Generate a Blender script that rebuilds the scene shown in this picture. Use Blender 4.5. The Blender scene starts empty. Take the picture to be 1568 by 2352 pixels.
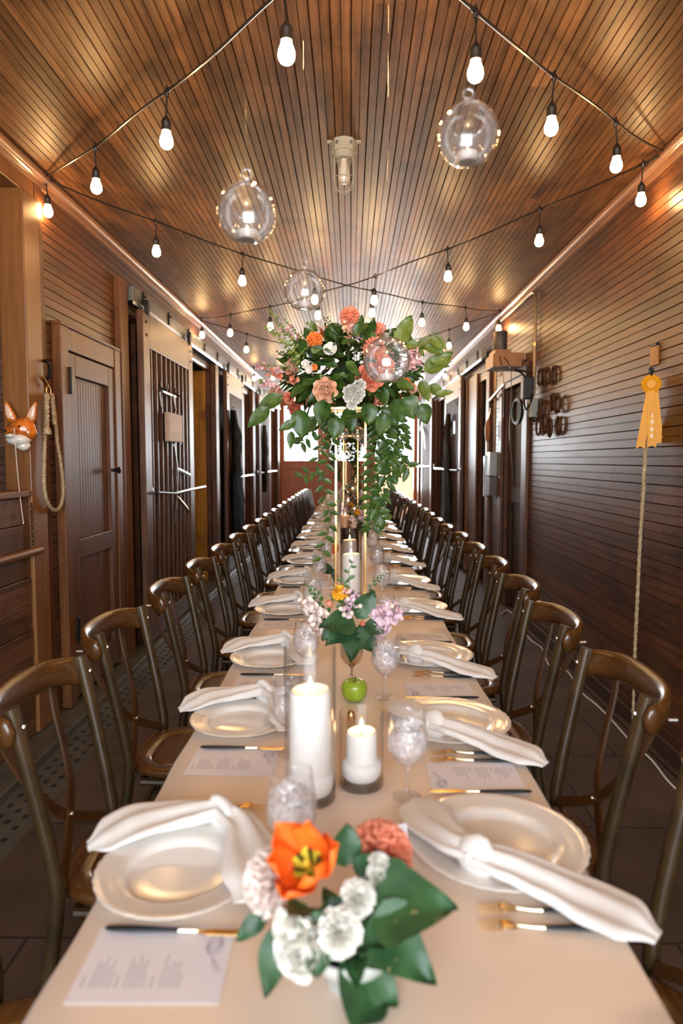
import bpy, math, random
from mathutils import Vector, Matrix, Euler
R = random.Random(7)
PI = math.pi
S = bpy.context.scene
C = S.collection
V3 = Vector
# ------------------------------------------------------------------ camera
F_PX = 1568.0
PITCH = math.atan(119 / F_PX); YAW = math.atan(21 / F_PX)
EYE = 1.53          # eye height in the drawing units used below (see metres())
cam = bpy.data.objects.new('camera', bpy.data.cameras.new('camera')); C.objects.link(cam)
cam.location = (0, 0, 1.386)
cam.rotation_euler = (PI / 2 - PITCH, 0, YAW)
cam.data.sensor_fit = 'VERTICAL'; cam.data.sensor_height = 36; cam.data.lens = 24
cam.data.clip_start = 0.05
cam.data.dof.use_dof = True; cam.data.dof.focus_distance = 2.6; cam.data.dof.aperture_fstop = 2.8
S.camera = cam
S.view_settings.view_transform = 'Standard'; S.view_settings.look = 'None'
S.view_settings.gamma = 1; S.view_settings.use_curve_mapping = False
S.view_settings.exposure = 0.7
# ------------------------------------------------------------------ light
BULB = 84.0          # emission of the filament bulbs
FLAME = 32.0
w = bpy.data.worlds.new('world'); S.world = w; w.use_nodes = True
w.node_tree.nodes['Background'].inputs[0].default_value = (0.86, 0.95, 1.0, 1)
w.node_tree.nodes['Background'].inputs[1].default_value = 3.0
def area(name, loc, rot, sx, sy, power, col):
    l = bpy.data.lights.new(name, 'AREA'); l.shape = 'RECTANGLE'; l.size = sx; l.size_y = sy
    l.energy = power; l.color = col
    o = bpy.data.objects.new(name, l); C.objects.link(o); o.location = loc; o.rotation_euler = rot
    return o
# daylight through the open doors behind the camera and through the windows in the end wall
area('daylight_from_near_doors', (-0.1, -2.13, 1.58), (PI / 2, 0, 0), 2.7, 2.25, 68, (0.86, 0.93, 1.0))
area('daylight_from_end_windows', (0.0, 15.36, 1.72), (-PI / 2, 0, 0), 2.8, 2.0, 225, (0.90, 0.96, 1.0))

# ------------------------------------------------------------------ helpers
def px_ray(px, py):
    f = V3((-math.sin(YAW) * math.cos(PITCH), math.cos(YAW) * math.cos(PITCH), -math.sin(PITCH)))
    r = V3((math.cos(YAW), math.sin(YAW), 0)); u = r.cross(f)
    return f + r * ((px - 784) / F_PX) + u * ((1176 - py) / F_PX)
def at_z(px, py, z):
    r = px_ray(px, py); return r * ((z - EYE) / r.z) + V3((0, 0, EYE))
def at_x(px, py, x):
    r = px_ray(px, py); return r * (x / r.x) + V3((0, 0, EYE))
def at_y(px, py, y):
    r = px_ray(px, py); return r * (y / r.y) + V3((0, 0, EYE))

class MB:
    def __init__(s): s.v = []; s.f = []; s.m = []; s.cur = 0
    def mat(s, i): s.cur = i; return s
    def add(s, vs, fs):
        n = len(s.v); s.v += [tuple(a) for a in vs]
        for f in fs: s.f.append(tuple(i + n for i in f)); s.m.append(s.cur)
        return s
    def box(s, x0, x1, y0, y1, z0, z1):
        return s.add([(x, y, z) for x in (x0, x1) for y in (y0, y1) for z in (z0, z1)],
                     [(0, 1, 3, 2), (4, 6, 7, 5), (0, 4, 5, 1), (2, 3, 7, 6), (0, 2, 6, 4), (1, 5, 7, 3)])
    def obox(s, a, b, wx, wz, up=(0, 0, 1)):
        a = V3(a); b = V3(b); d = (b - a).normalized(); up = V3(up)
        sd = d.cross(up)
        if sd.length < 1e-5: sd = V3((1, 0, 0))
        sd.normalize(); u = sd.cross(d)
        vs = [p + sd * (i * wx / 2) + u * (j * wz / 2) for p in (a, b) for i in (-1, 1) for j in (-1, 1)]
        return s.add(vs, [(0, 1, 3, 2), (4, 6, 7, 5), (0, 4, 5, 1), (2, 3, 7, 6), (0, 2, 6, 4), (1, 5, 7, 3)])
    def tube(s, path, r, seg=10, up=None, cap=True, closed=False):
        """path of points; r = number, list of numbers or list of (side, up) half axes"""
        P = [V3(p) for p in path]; n = len(P)
        rr = r if isinstance(r, (list, tuple)) else [r] * n
        rr = [(a, a) if not isinstance(a, (list, tuple)) else a for a in rr]
        vs = []; prev = None
        for i, p in enumerate(P):
            if closed: d = P[(i + 1) % n] - P[i - 1]
            else: d = P[min(i + 1, n - 1)] - P[max(i - 1, 0)]
            if d.length < 1e-9: d = V3((0, 0, 1))
            d.normalize()
            if up is not None: u = V3(up)
            elif prev is None: u = V3((0, 0, 1)) if abs(d.z) < 0.9 else V3((1, 0, 0))
            else: u = prev
            sd = d.cross(u)
            if sd.length < 1e-6: sd = d.cross(V3((1, 0.1, 0)))
            sd.normalize(); u = sd.cross(d).normalized(); prev = u
            for k in range(seg):
                t = 2 * PI * k / seg
                vs.append(p + sd * (rr[i][0] * math.cos(t)) + u * (rr[i][1] * math.sin(t)))
        fs = []
        m = n if closed else n - 1
        for i in range(m):
            j = (i + 1) % n
            for k in range(seg):
                k2 = (k + 1) % seg
                fs.append((i * seg + k, i * seg + k2, j * seg + k2, j * seg + k))
        if cap and not closed:
            fs.append(tuple(range(seg - 1, -1, -1))); fs.append(tuple((n - 1) * seg + k for k in range(seg)))
        return s.add(vs, fs)
    def lathe(s, prof, c=(0, 0, 0), seg=32, axis=(0, 0, 1), wob=None):
        c = V3(c); ax = V3(axis).normalized()
        a = V3((1, 0, 0)) if abs(ax.x) < 0.9 else V3((0, 1, 0))
        u = ax.cross(a).normalized(); v = ax.cross(u)
        if abs(ax.z) > 0.99: u = V3((1, 0, 0)); v = V3((0, 1, 0)) * (1 if ax.z > 0 else -1)
        vs = []
        for i, (r, z) in enumerate(prof):
            for k in range(seg):
                t = 2 * PI * k / seg; q = r; zz = z
                if wob: q, zz = wob(i, t, r, z)
                vs.append(c + u * (q * math.cos(t)) + v * (q * math.sin(t)) + ax * zz)
        fs = [(i * seg + k, i * seg + (k + 1) % seg, (i + 1) * seg + (k + 1) % seg, (i + 1) * seg + k)
              for i in range(len(prof) - 1) for k in range(seg)]
        n = len(prof)
        if prof[0][0] > 1e-6: fs.append(tuple(range(seg - 1, -1, -1)))
        if prof[-1][0] > 1e-6: fs.append(tuple((n - 1) * seg + k for k in range(seg)))
        return s.add(vs, fs)
    def open_lathe(s, prof, c=(0, 0, 0), seg=32):
        n0 = len(s.f); s.lathe(prof, c, seg)
        k = (prof[0][0] > 1e-6) + (prof[-1][0] > 1e-6)
        if k: del s.f[-k:]; del s.m[-k:]
        return s
    def ball(s, c, r, seg=12, rings=8, sc=(1, 1, 1)):
        c = V3(c); vs = [c + V3((0, 0, -r * sc[2]))]
        for i in range(1, rings):
            a = -PI / 2 + PI * i / rings
            for k in range(seg):
                t = 2 * PI * k / seg
                vs.append(c + V3((r * sc[0] * math.cos(a) * math.cos(t), r * sc[1] * math.cos(a) * math.sin(t), r * sc[2] * math.sin(a))))
        vs.append(c + V3((0, 0, r * sc[2]))); fs = []
        for k in range(seg): fs.append((0, 1 + (k + 1) % seg, 1 + k))
        for i in range(rings - 2):
            for k in range(seg):
                a = 1 + i * seg; b = a + seg; k2 = (k + 1) % seg
                fs.append((a + k, a + k2, b + k2, b + k))
        t = len(vs) - 1; a = 1 + (rings - 2) * seg
        for k in range(seg): fs.append((a + k, a + (k + 1) % seg, t))
        return s.add(vs, fs)
    def grid(s, fn, nu, nv):
        vs = [fn(i / nu, j / nv) for i in range(nu + 1) for j in range(nv + 1)]
        return s.add(vs, [(i * (nv + 1) + j, (i + 1) * (nv + 1) + j, (i + 1) * (nv + 1) + j + 1, i * (nv + 1) + j + 1)
                          for i in range(nu) for j in range(nv)])
    def prism(s, pts, d):
        """closed polygon of 3-d points pushed along vector d"""
        n = len(pts); d = V3(d); vs = [V3(p) for p in pts] + [V3(p) + d for p in pts]
        return s.add(vs, [tuple(range(n - 1, -1, -1)), tuple(range(n, 2 * n))] + [(i, (i + 1) % n, n + (i + 1) % n, n + i) for i in range(n)])
    def xf(s, M):
        s.v = [tuple(M @ V3(a)) for a in s.v]; return s
    def build(s, name, mats, parent=None, smooth=35, bevel=0, loc=None, sub=0, solid=0):
        me = bpy.data.meshes.new(name); me.from_pydata(s.v, [], s.f); me.update()
        for m in (mats if isinstance(mats, (list, tuple)) else [mats]): me.materials.append(m)
        for p, i in zip(me.polygons, s.m): p.material_index = i
        if smooth:
            me.polygons.foreach_set('use_smooth', [True] * len(me.polygons)); me.set_sharp_from_angle(angle=math.radians(smooth))
        o = bpy.data.objects.new(name, me); C.objects.link(o)
        if parent: o.parent = parent
        if loc: o.location = loc
        if bevel:
            b = o.modifiers.new('bevel', 'BEVEL'); b.width = bevel; b.segments = 2; b.limit_method = 'ANGLE'
        if solid:
            b = o.modifiers.new('solid', 'SOLIDIFY'); b.thickness = solid; b.offset = 0
        if sub:
            b = o.modifiers.new('sub', 'SUBSURF'); b.levels = sub; b.render_levels = sub
        return o
def empty(name, loc=(0, 0, 0), rz=0):
    o = bpy.data.objects.new(name, None); C.objects.link(o); o.location = loc; o.rotation_euler = (0, 0, rz); o.empty_display_size = .05
    return o
def tag(o, label, cat, group=None, kind=None):
    o['label'] = label; o['category'] = cat
    if group: o['group'] = group
    if kind: o['kind'] = kind
    return o
def struct(o, label=None):
    o['kind'] = 'structure'
    if label: o['label'] = label
    return o
def copy_tree(o, parent=None):
    c = o.copy(); C.objects.link(c)
    if parent: c.parent = parent
    for ch in list(o.children): copy_tree(ch, c)
    return c
ORD = ['nearest', 'second', 'third', 'fourth', 'fifth', 'sixth', 'seventh', 'eighth', 'ninth', 'tenth', 'eleventh', 'twelfth',
       'thirteenth', 'fourteenth', 'fifteenth', 'sixteenth', 'seventeenth', 'eighteenth', 'nineteenth', 'twentieth']
DONE = set()
def metres(f, lift=0.0):
    """turn everything built since the last call from drawing units into metres"""
    for o in C.objects:
        if o.name in DONE: continue
        DONE.add(o.name)
        if o.parent is None and o.type in {'MESH', 'EMPTY'}:
            o.location = o.location * f; o.location.z += lift; o.scale = o.scale * f
ROOM, TABLE = (.906, 0.0), (.767, .2125)
def cat_rom(pts, n=6):
    P = [V3(p) for p in pts]; P = [P[0] * 2 - P[1]] + P + [P[-1] * 2 - P[-2]]; out = []
    for i in range(1, len(P) - 2):
        for k in range(n):
            t = k / n
            out.append(0.5 * ((2 * P[i]) + (P[i + 1] - P[i - 1]) * t + (2 * P[i - 1] - 5 * P[i] + 4 * P[i + 1] - P[i + 2]) * t * t
                              + (3 * P[i] - P[i - 1] - 3 * P[i + 1] + P[i + 2]) * t ** 3))
    out.append(P[-2]); return out
def lerp_list(a, n):
    out = []
    for i in range(n):
        t = i / (n - 1) * (len(a) - 1); k = min(int(t), len(a) - 2); u = t - k; u = u * u * (3 - 2 * u)
        out.append(a[k] * (1 - u) + a[k + 1] * u)
    return out

# ------------------------------------------------------------------ materials
def nt(name):
    m = bpy.data.materials.new(name); m.use_nodes = True; t = m.node_tree
    return m, t, t.nodes['Principled BSDF']
def L(t, a, b): t.links.new(a, b)
def noise(t, scale, detail=4, vec=None, rough=.5):
    n = t.nodes.new('ShaderNodeTexNoise'); n.inputs['Scale'].default_value = scale; n.inputs['Detail'].default_value = detail
    n.inputs['Roughness'].default_value = rough
    if vec is not None: L(t, vec, n.inputs['Vector'])
    return n.outputs['Fac']
def ramp(t, fac, stops):
    r = t.nodes.new('ShaderNodeValToRGB'); L(t, fac, r.inputs[0]); e = r.color_ramp.elements
    while len(e) < len(stops): e.new(.5)
    for k, (p, c) in enumerate(stops): e[k].position = p; e[k].color = (*c, 1)
    return r.outputs[0]
def math_n(t, op, a, b=None):
    n = t.nodes.new('ShaderNodeMath'); n.operation = op
    for i, x in enumerate((a, b)):
        if x is None: continue
        if isinstance(x, (int, float)): n.inputs[i].default_value = x
        else: L(t, x, n.inputs[i])
    return n.outputs[0]
def mixc(t, mode, fac, a, b):
    n = t.nodes.new('ShaderNodeMix'); n.data_type = 'RGBA'; n.blend_type = mode
    for s_, x in ((0, fac), (6, a), (7, b)):
        if isinstance(x, (int, float)): n.inputs[s_].default_value = x
        elif isinstance(x, tuple): n.inputs[s_].default_value = (*x, 1)
        else: L(t, x, n.inputs[s_])
    return n.outputs[2]
def mapped(t, scale, coord='Object'):
    tc = t.nodes.new('ShaderNodeTexCoord'); mp = t.nodes.new('ShaderNodeMapping'); mp.inputs['Scale'].default_value = scale
    L(t, tc.outputs[coord], mp.inputs['Vector']); return mp.outputs[0], tc
def bump(t, p, h, strength, dist=.002):
    b = t.nodes.new('ShaderNodeBump'); b.inputs['Strength'].default_value = strength; b.inputs['Distance'].default_value = dist
    L(t, h, b.inputs['Height']); L(t, b.outputs[0], p.inputs['Normal'])
def plain(name, col, rough=.5, metal=0, spec=.5, coat=0, var=0, vscale=8, bumps=0, sheen=0, emis=None, es=0, sss=0):
    m, t, p = nt(name)
    p.inputs['Base Color'].default_value = (*col, 1); p.inputs['Roughness'].default_value = rough; p.inputs['Metallic'].default_value = metal
    p.inputs['Specular IOR Level'].default_value = spec; p.inputs['Coat Weight'].default_value = coat; p.inputs['Coat Roughness'].default_value = .12
    p.inputs['Sheen Weight'].default_value = sheen
    if sss: p.inputs['Subsurface Weight'].default_value = sss; p.inputs['Subsurface Radius'].default_value = (.02, .012, .008)
    if var or bumps:
        vec, _ = mapped(t, (1, 1, 1)); f = noise(t, vscale, 5, vec)
        if var:
            c = ramp(t, f, [(.3, tuple(x * (1 - var) for x in col)), (.7, tuple(min(1, x * (1 + var)) for x in col))]); L(t, c, p.inputs['Base Color'])
        if bumps: bump(t, p, f, bumps)
    if emis: p.inputs['Emission Color'].default_value = (*emis, 1); p.inputs['Emission Strength'].default_value = es
    return m
def wood(name, c1, c2, grain=0, pitch=None, pax=2, rough=.4, spec=.5, coat=0, stain=.35, gs=1.0, blen=2.6, seed=0, stain_col=(.25, .2, .18)):
    """grain axis 0/1/2; boards of width pitch counted along axis pax get their own tone"""
    m, t, p = nt(name)
    sc = [18 * gs] * 3; sc[grain] = 1.1 * gs
    vec, tc = mapped(t, sc)
    sep = t.nodes.new('ShaderNodeSeparateXYZ'); L(t, tc.outputs['Object'], sep.inputs[0])
    if pitch:
        row = math_n(t, 'FLOOR', math_n(t, 'DIVIDE', sep.outputs[pax], pitch))
        wn = t.nodes.new('ShaderNodeTexWhiteNoise'); wn.noise_dimensions = '1D'; L(t, row, wn.inputs['W'])
        al = math_n(t, 'FLOOR', math_n(t, 'ADD', math_n(t, 'DIVIDE', sep.outputs[grain], blen), math_n(t, 'MULTIPLY', wn.outputs['Value'], 7.0)))
        cb = t.nodes.new('ShaderNodeCombineXYZ'); L(t, row, cb.inputs[0]); L(t, al, cb.inputs[1])
        w2 = t.nodes.new('ShaderNodeTexWhiteNoise'); w2.noise_dimensions = '3D'; L(t, cb.outputs[0], w2.inputs['Vector'])
        off = t.nodes.new('ShaderNodeVectorMath'); off.operation = 'ADD'; L(t, vec, off.inputs[0])
        sc2 = t.nodes.new('ShaderNodeVectorMath'); sc2.operation = 'SCALE'; sc2.inputs['Scale'].default_value = 9; L(t, w2.outputs['Color'], sc2.inputs[0]); L(t, sc2.outputs[0], off.inputs[1])
        vec = off.outputs[0]
    g = noise(t, 2.2, 7, vec, .62)
    col = ramp(t, g, [(.3, c1), (.72, c2)])
    if pitch:
        tone = ramp(t, w2.outputs['Value'], [(0, (.62, .60, .58)), (.5, (.9, .9, .9)), (1, (1.2, 1.15, 1.1))])
        col = mixc(t, 'MULTIPLY', 1.0, col, tone)
    if stain:
        v2, _ = mapped(t, (1.2, 1.2, 1.2)); s_ = noise(t, 2.1 + seed, 6, v2, .68)
        sf = t.nodes.new('ShaderNodeMapRange'); sf.inputs[1].default_value = .5; sf.inputs[2].default_value = .72; sf.inputs[4].default_value = stain; L(t, s_, sf.inputs[0])
        col = mixc(t, 'MULTIPLY', sf.outputs[0], col, stain_col)
    L(t, col, p.inputs['Base Color'])
    rr = t.nodes.new('ShaderNodeMapRange'); rr.inputs[3].default_value = rough - .09; rr.inputs[4].default_value = rough + .12; L(t, g, rr.inputs[0]); L(t, rr.outputs[0], p.inputs['Roughness'])
    p.inputs['Specular IOR Level'].default_value = spec; p.inputs['Coat Weight'].default_value = coat; p.inputs['Coat Roughness'].default_value = .2
    bump(t, p, g, .25, .0015)
    return m
def glass(name, tint=(1, 1, 1), edge=(.80, .82, .84), f0=.05, gloss=(1, 1, 1), rough=.02, bumpy=0, bscale=30, pw=4.0, milk=0):
    """thin clear glass: transparent with a mirror coat that grows toward grazing angles"""
    m = bpy.data.materials.new(name); m.use_nodes = True; t = m.node_tree; t.nodes.clear()
    o = t.nodes.new('ShaderNodeOutputMaterial'); mx = t.nodes.new('ShaderNodeMixShader')
    tr = t.nodes.new('ShaderNodeBsdfTransparent'); gl = t.nodes.new('ShaderNodeBsdfGlossy'); gl.inputs['Roughness'].default_value = rough
    gl.inputs['Color'].default_value = (*gloss, 1)
    lw = t.nodes.new('ShaderNodeLayerWeight'); lw.inputs['Blend'].default_value = .5
    L(t, ramp(t, lw.outputs['Facing'], [(0, tint), (.6, tint), (1, edge)]), tr.inputs['Color'])
    fac = math_n(t, 'ADD', math_n(t, 'MULTIPLY', math_n(t, 'POWER', lw.outputs['Facing'], pw), 1 - f0), f0)
    if bumpy:
        v, _ = mapped(t, (1, 1, 1)); n = noise(t, bscale, 2, v); b = t.nodes.new('ShaderNodeBump'); b.inputs['Strength'].default_value = bumpy; b.inputs['Distance'].default_value = .01
        L(t, n, b.inputs['Height']); L(t, b.outputs[0], gl.inputs['Normal']); L(t, b.outputs[0], lw.inputs['Normal'])
    L(t, fac, mx.inputs[0]); L(t, tr.outputs[0], mx.inputs[1]); L(t, gl.outputs[0], mx.inputs[2]); out = mx.outputs[0]
    if milk:
        d = t.nodes.new('ShaderNodeBsdfDiffuse'); d.inputs['Color'].default_value = (.9, .88, .88, 1); m2 = t.nodes.new('ShaderNodeMixShader'); m2.inputs[0].default_value = milk
        L(t, out, m2.inputs[1]); L(t, d.outputs[0], m2.inputs[2]); out = m2.outputs[0]
    L(t, out, o.inputs['Surface'])
    return m
def emit(name, col, s):
    m = bpy.data.materials.new(name); m.use_nodes = True; t = m.node_tree; t.nodes.clear()
    o = t.nodes.new('ShaderNodeOutputMaterial'); e = t.nodes.new('ShaderNodeEmission'); e.inputs[0].default_value = (*col, 1); e.inputs[1].default_value = s
    L(t, e.outputs[0], o.inputs['Surface']); return m

M = {}
M['ceil'] = wood('ceiling_boards', (.085, .034, .012), (.38, .175, .066), grain=1, pitch=.0757, pax=0, rough=.42, spec=.5, coat=0, stain=.85, stain_col=(.30, .24, .2))
M['wall'] = wood('wall_boards', (.065, .023, .009), (.20, .072, .026), grain=1, pitch=.10, pax=2, rough=.38, spec=.5, coat=0, stain=.6)
M['wallx'] = wood('cross_wall_boards', (.09, .038, .022), (.19, .085, .05), grain=0, pitch=.10, pax=2, rough=.4, stain=.4)
M['trim'] = wood('trim_wood', (.10, .035, .010), (.22, .08, .024), grain=2, rough=.4, spec=.35, coat=0, stain=.4, gs=1.2)
M['trimy'] = wood('rail_wood', (.15, .056, .018), (.27, .105, .034), grain=1, rough=.36, stain=.4, gs=1.2)
M['post'] = wood('post_wood', (.19, .068, .015), (.30, .115, .028), grain=2, rough=.4, spec=.5, coat=.1, stain=.35, gs=1.1)
M['door'] = wood('stall_door_wood', (.06, .023, .010), (.20, .085, .040), grain=2, rough=.4, spec=.35, coat=0, stain=.6, gs=1.2)
M['cab'] = wood('beaded_door_wood', (.07, .025, .010), (.19, .072, .030), grain=2, rough=.42, spec=.35, coat=0, stain=.4, gs=1.2)
M['plank'] = wood('plank_wood', (.10, .042, .02), (.21, .09, .042), grain=1, pitch=.145, pax=2, rough=.42, stain=.4)
M['amber'] = wood('warm_lit_worn_board', (.34, .13, .010), (.75, .36, .035), grain=2, rough=.5, stain=.8, gs=.7, stain_col=(.22, .12, .08))  # worn wood with the warm stall light put into its amber
M['endwood'] = wood('end_wall_wood', (.38, .12, .045), (.60, .22, .09), grain=2, rough=.35, stain=.3)
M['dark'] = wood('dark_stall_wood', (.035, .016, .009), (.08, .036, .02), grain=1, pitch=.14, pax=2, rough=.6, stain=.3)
M['iron'] = plain('black_iron', (.012, .012, .013), .38, .6)
M['bar'] = plain('iron_bar', (.16, .10, .075), .35, .3, coat=.2)
M['galv'] = plain('galvanised_metal', (.16, .165, .17), .42, .6, var=.3)
M['steel'] = plain('bright_steel', (.85, .88, .9), .14, 1.0)
M['crown'] = plain('painted_moulding', (.34, .17, .10), .3, coat=.3, var=.2, vscale=3)
M['conduit'] = plain('conduit_metal', (.38, .27, .17), .32, .7)
M['rubber'] = plain('black_rubber', (.012, .013, .012), .45)
M['grey'] = plain('grey_box_metal', (.30, .30, .28), .4, .5)
M['beige'] = plain('beige_enamel', (.50, .44, .32), .35, 0, coat=.2, var=.1)
M['ply'] = plain('orange_plywood', (.42, .18, .06), .45, var=.15, vscale=20)
M['mesh'] = plain('perforated_grille', (.12, .10, .09), .5, .4, bumps=.6, vscale=220)
def floor_mat():
    m, t, p = nt('rubber_paver'); tc = t.nodes.new('ShaderNodeTexCoord')
    b = t.nodes.new('ShaderNodeTexBrick'); b.offset = 0.5; b.inputs['Scale'].default_value = 1; b.inputs['Brick Width'].default_value = .69; b.inputs['Row Height'].default_value = .69
    b.inputs['Mortar Size'].default_value = .006; b.inputs['Color1'].default_value = (.075, .046, .038, 1); b.inputs['Color2'].default_value = (.10, .062, .05, 1); b.inputs['Mortar'].default_value = (.02, .013, .012, 1)
    L(t, tc.outputs['Object'], b.inputs['Vector'])
    n = noise(t, 260, 3, tc.outputs['Object']); n2 = noise(t, 2.5, 5, tc.outputs['Object'])
    c = mixc(t, 'MULTIPLY', 1.0, b.outputs['Color'], ramp(t, n, [(.3, (.65, .65, .65)), (.75, (1.4, 1.35, 1.3))]))
    c = mixc(t, 'MULTIPLY', 1.0, c, ramp(t, n2, [(.35, (.6, .58, .55)), (.65, (1.15, 1.15, 1.15))]))
    L(t, c, p.inputs['Base Color']); p.inputs['Roughness'].default_value = .62
    bump(t, p, n, .3, .001); return m
M['floor'] = floor_mat()
M['conc'] = plain('worn_concrete', (.085, .078, .066), .4, var=.3, vscale=6, bumps=.2)
M['hole'] = plain('drain_slot', (.01, .01, .01), .8)
M['ground'] = plain('sunlit_gravel', (.62, .56, .50), .9, var=.15, vscale=4)
M['render'] = plain('sun_glow_peach', (.85, .62, .46), .9, var=.05, vscale=2)  # sunny glow put into the peach colour
# table things
def cloth_mat(name, col, rough, sheen, wscale, bs):
    m, t, p = nt(name); vec, _ = mapped(t, (1, 1, 1)); n = noise(t, 3.0, 4, vec); n2 = noise(t, wscale, 2, vec)
    L(t, ramp(t, n, [(.3, tuple(x * .93 for x in col)), (.7, col)]), p.inputs['Base Color'])
    p.inputs['Roughness'].default_value = rough; p.inputs['Sheen Weight'].default_value = sheen; p.inputs['Sheen Roughness'].default_value = .4
    bump(t, p, n2, bs, .001); return m
M['cloth'] = cloth_mat('beige_satin_cloth', (.86, .70, .57), .42, .15, 14, .12)
M['linen'] = cloth_mat('white_linen', (.80, .76, .73), .75, .2, 500, .15)
M['china'] = plain('white_china', (.82, .78, .74), .12, spec=.5, coat=.6)
M['paper'] = plain('menu_paper', (.80, .77, .83), .7)
M['ink'] = plain('menu_ink', (.42, .38, .44), .8)
M['gold'] = plain('brushed_gold', (.80, .52, .22), .22, 1.0)
M['palegold'] = plain('pale_gold', (.88, .72, .48), .25, 1.0)
M['handle'] = plain('matt_black_resin', (.008, .009, .013), .4, spec=.3)
M['glass'] = glass('clear_glass', f0=.018, pw=4.5, edge=(.72, .73, .76))
M['thick'] = glass('thick_glass_base', tint=(.72, .66, .62), edge=(.35, .3, .28), f0=.12, rough=.03, bumpy=.6, bscale=45)
M['ripple'] = glass('rippled_glass', tint=(.97, .96, .97), edge=(.8, .79, .82), f0=.07, rough=.05, bumpy=.7, bscale=55, milk=.06)
def ice_mat():
    m = bpy.data.materials.new('iced_water'); m.use_nodes = True; t = m.node_tree; t.nodes.clear()
    o = t.nodes.new('ShaderNodeOutputMaterial'); mx = t.nodes.new('ShaderNodeMixShader'); tr = t.nodes.new('ShaderNodeBsdfTransparent'); pr = t.nodes.new('ShaderNodeBsdfPrincipled')
    pr.inputs['Base Color'].default_value = (.95, .92, .93, 1); pr.inputs['Roughness'].default_value = .12; pr.inputs['Coat Weight'].default_value = .5
    v, _ = mapped(t, (1, 1, 1)); n = noise(t, 48, 3, v)
    r = t.nodes.new('ShaderNodeMapRange'); r.inputs[1].default_value = .35; r.inputs[2].default_value = .7; r.inputs[3].default_value = .12; r.inputs[4].default_value = .62; L(t, n, r.inputs[0])
    bump(t, pr, n, 1.0, .01); L(t, r.outputs[0], mx.inputs[0]); L(t, tr.outputs[0], mx.inputs[1]); L(t, pr.outputs[0], mx.inputs[2]); L(t, mx.outputs[0], o.inputs['Surface']); return m
M['ice'] = ice_mat()
M['wax'] = plain('white_wax', (.90, .87, .84), .45, sss=.35)
M['peachwax'] = plain('peach_wax', (.86, .52, .33), .45, sss=.3)
M['wick'] = plain('burnt_wick', (.03, .02, .02), .8)
M['flame'] = emit('candle_flame', (1.0, .62, .28), FLAME)
M['bulb'] = emit('lit_bulb', (1.0, .60, .24), BULB)
M['bulboff'] = plain('unlit_bulb', (.75, .66, .52), .25, coat=.5)
M['chairwood'] = wood('chair_wood', (.085, .036, .012), (.19, .085, .026), grain=2, rough=.26, spec=.6, coat=.35, stain=.2, gs=1.5)
M['chairtube'] = plain('chair_bronze_finish', (.060, .034, .012), .32, .1, coat=.35, var=.35, vscale=14)
M['rail'] = wood('chair_rail_wood', (.075, .028, .006), (.135, .052, .011), grain=1, rough=.24, spec=.5, coat=.5, stain=.15, gs=1.2)
M['slat'] = plain('chair_slat_finish', (.085, .036, .010), .3, 0, coat=.4, var=.25, vscale=9)
M['rivet'] = plain('bright_rivet', (.8, .78, .72), .25, 1)
def leaf_mat(name, c1, c2, rough=.38, tr=.0):
    m, t, p = nt(name); vec, _ = mapped(t, (1, 1, 1)); n = noise(t, 22, 3, vec)
    L(t, ramp(t, n, [(.3, c1), (.7, c2)]), p.inputs['Base Color']); p.inputs['Roughness'].default_value = rough
    p.inputs['Coat Weight'].default_value = .15; p.inputs['Transmission Weight'].default_value = 0
    return m
M['leaf'] = leaf_mat('deep_green_leaf', (.026, .068, .012), (.075, .155, .024), .45)
M['leaf2'] = leaf_mat('olive_leaf', (.09, .15, .02), (.2, .27, .045))
M['ivy'] = leaf_mat('glossy_ivy', (.010, .048, .014), (.03, .10, .028), .5)
M['sprig'] = leaf_mat('sprig_green', (.12, .2, .06), (.25, .34, .1), .5)
M['stem'] = plain('green_stem', (.10, .18, .05), .5)
def petal_mat(name, col, d=.8): 
    return plain(name, col, .6, sss=.15, var=.12, vscale=30)
M['p_orange'] = petal_mat('orange_petal', (.92, .25, .04))
M['p_tulip'] = petal_mat('tulip_petal', (.95, .16, .01))
M['p_coral'] = petal_mat('coral_petal', (.90, .33, .20))
M['p_peach'] = petal_mat('peach_petal', (.95, .56, .37))
M['p_white'] = petal_mat('white_petal', (.88, .85, .78))
M['p_blush'] = petal_mat('blush_petal', (.95, .78, .72))
M['p_pink'] = petal_mat('pink_petal', (.86, .52, .52))
M['p_lilac'] = petal_mat('lilac_pink_petal', (.85, .62, .70))
M['p_yellow'] = petal_mat('yellow_petal', (.93, .50, .03))
M['p_throat'] = petal_mat('lemon_petal_base', (.92, .74, .06))
M['p_rust'] = petal_mat('rust_petal', (.62, .16, .09))
M['berry'] = plain('cream_berry', (.82, .72, .60), .35)
M['stamen'] = plain('dark_stamen', (.05, .06, .01), .6)
M['apple'] = plain('green_apple_skin', (.34, .50, .04), .25, coat=.3, var=.2, vscale=25)
M['rope'] = plain('hemp_rope', (.46, .33, .19), .85, var=.35, vscale=60, bumps=.5)
M['string'] = plain('white_string', (.78, .68, .6), .8)
M['fox'] = plain('fox_orange_glaze', (.62, .15, .015), .15, coat=.8, var=.5, vscale=16)
M['foxear'] = plain('fox_ear_cream', (.85, .55, .40), .25, coat=.5)
M['foxwhite'] = plain('fox_white_glaze', (.82, .76, .66), .2, coat=.6)
M['black'] = plain('black_glaze', (.01, .01, .01), .2)
M['ribbon'] = plain('yellow_satin', (.78, .33, .012), .45, spec=.25, var=.08)
M['goldtext'] = plain('white_print', (.95, .88, .78), .4)
M['rust'] = plain('rusty_iron', (.10, .045, .022), .65, .5, var=.5, vscale=40, bumps=.4)
M['brass'] = plain('old_brass', (.62, .42, .18), .3, 1)
M['cordA'] = plain('black_cord', (.018, .014, .012), .4, coat=.2)
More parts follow.
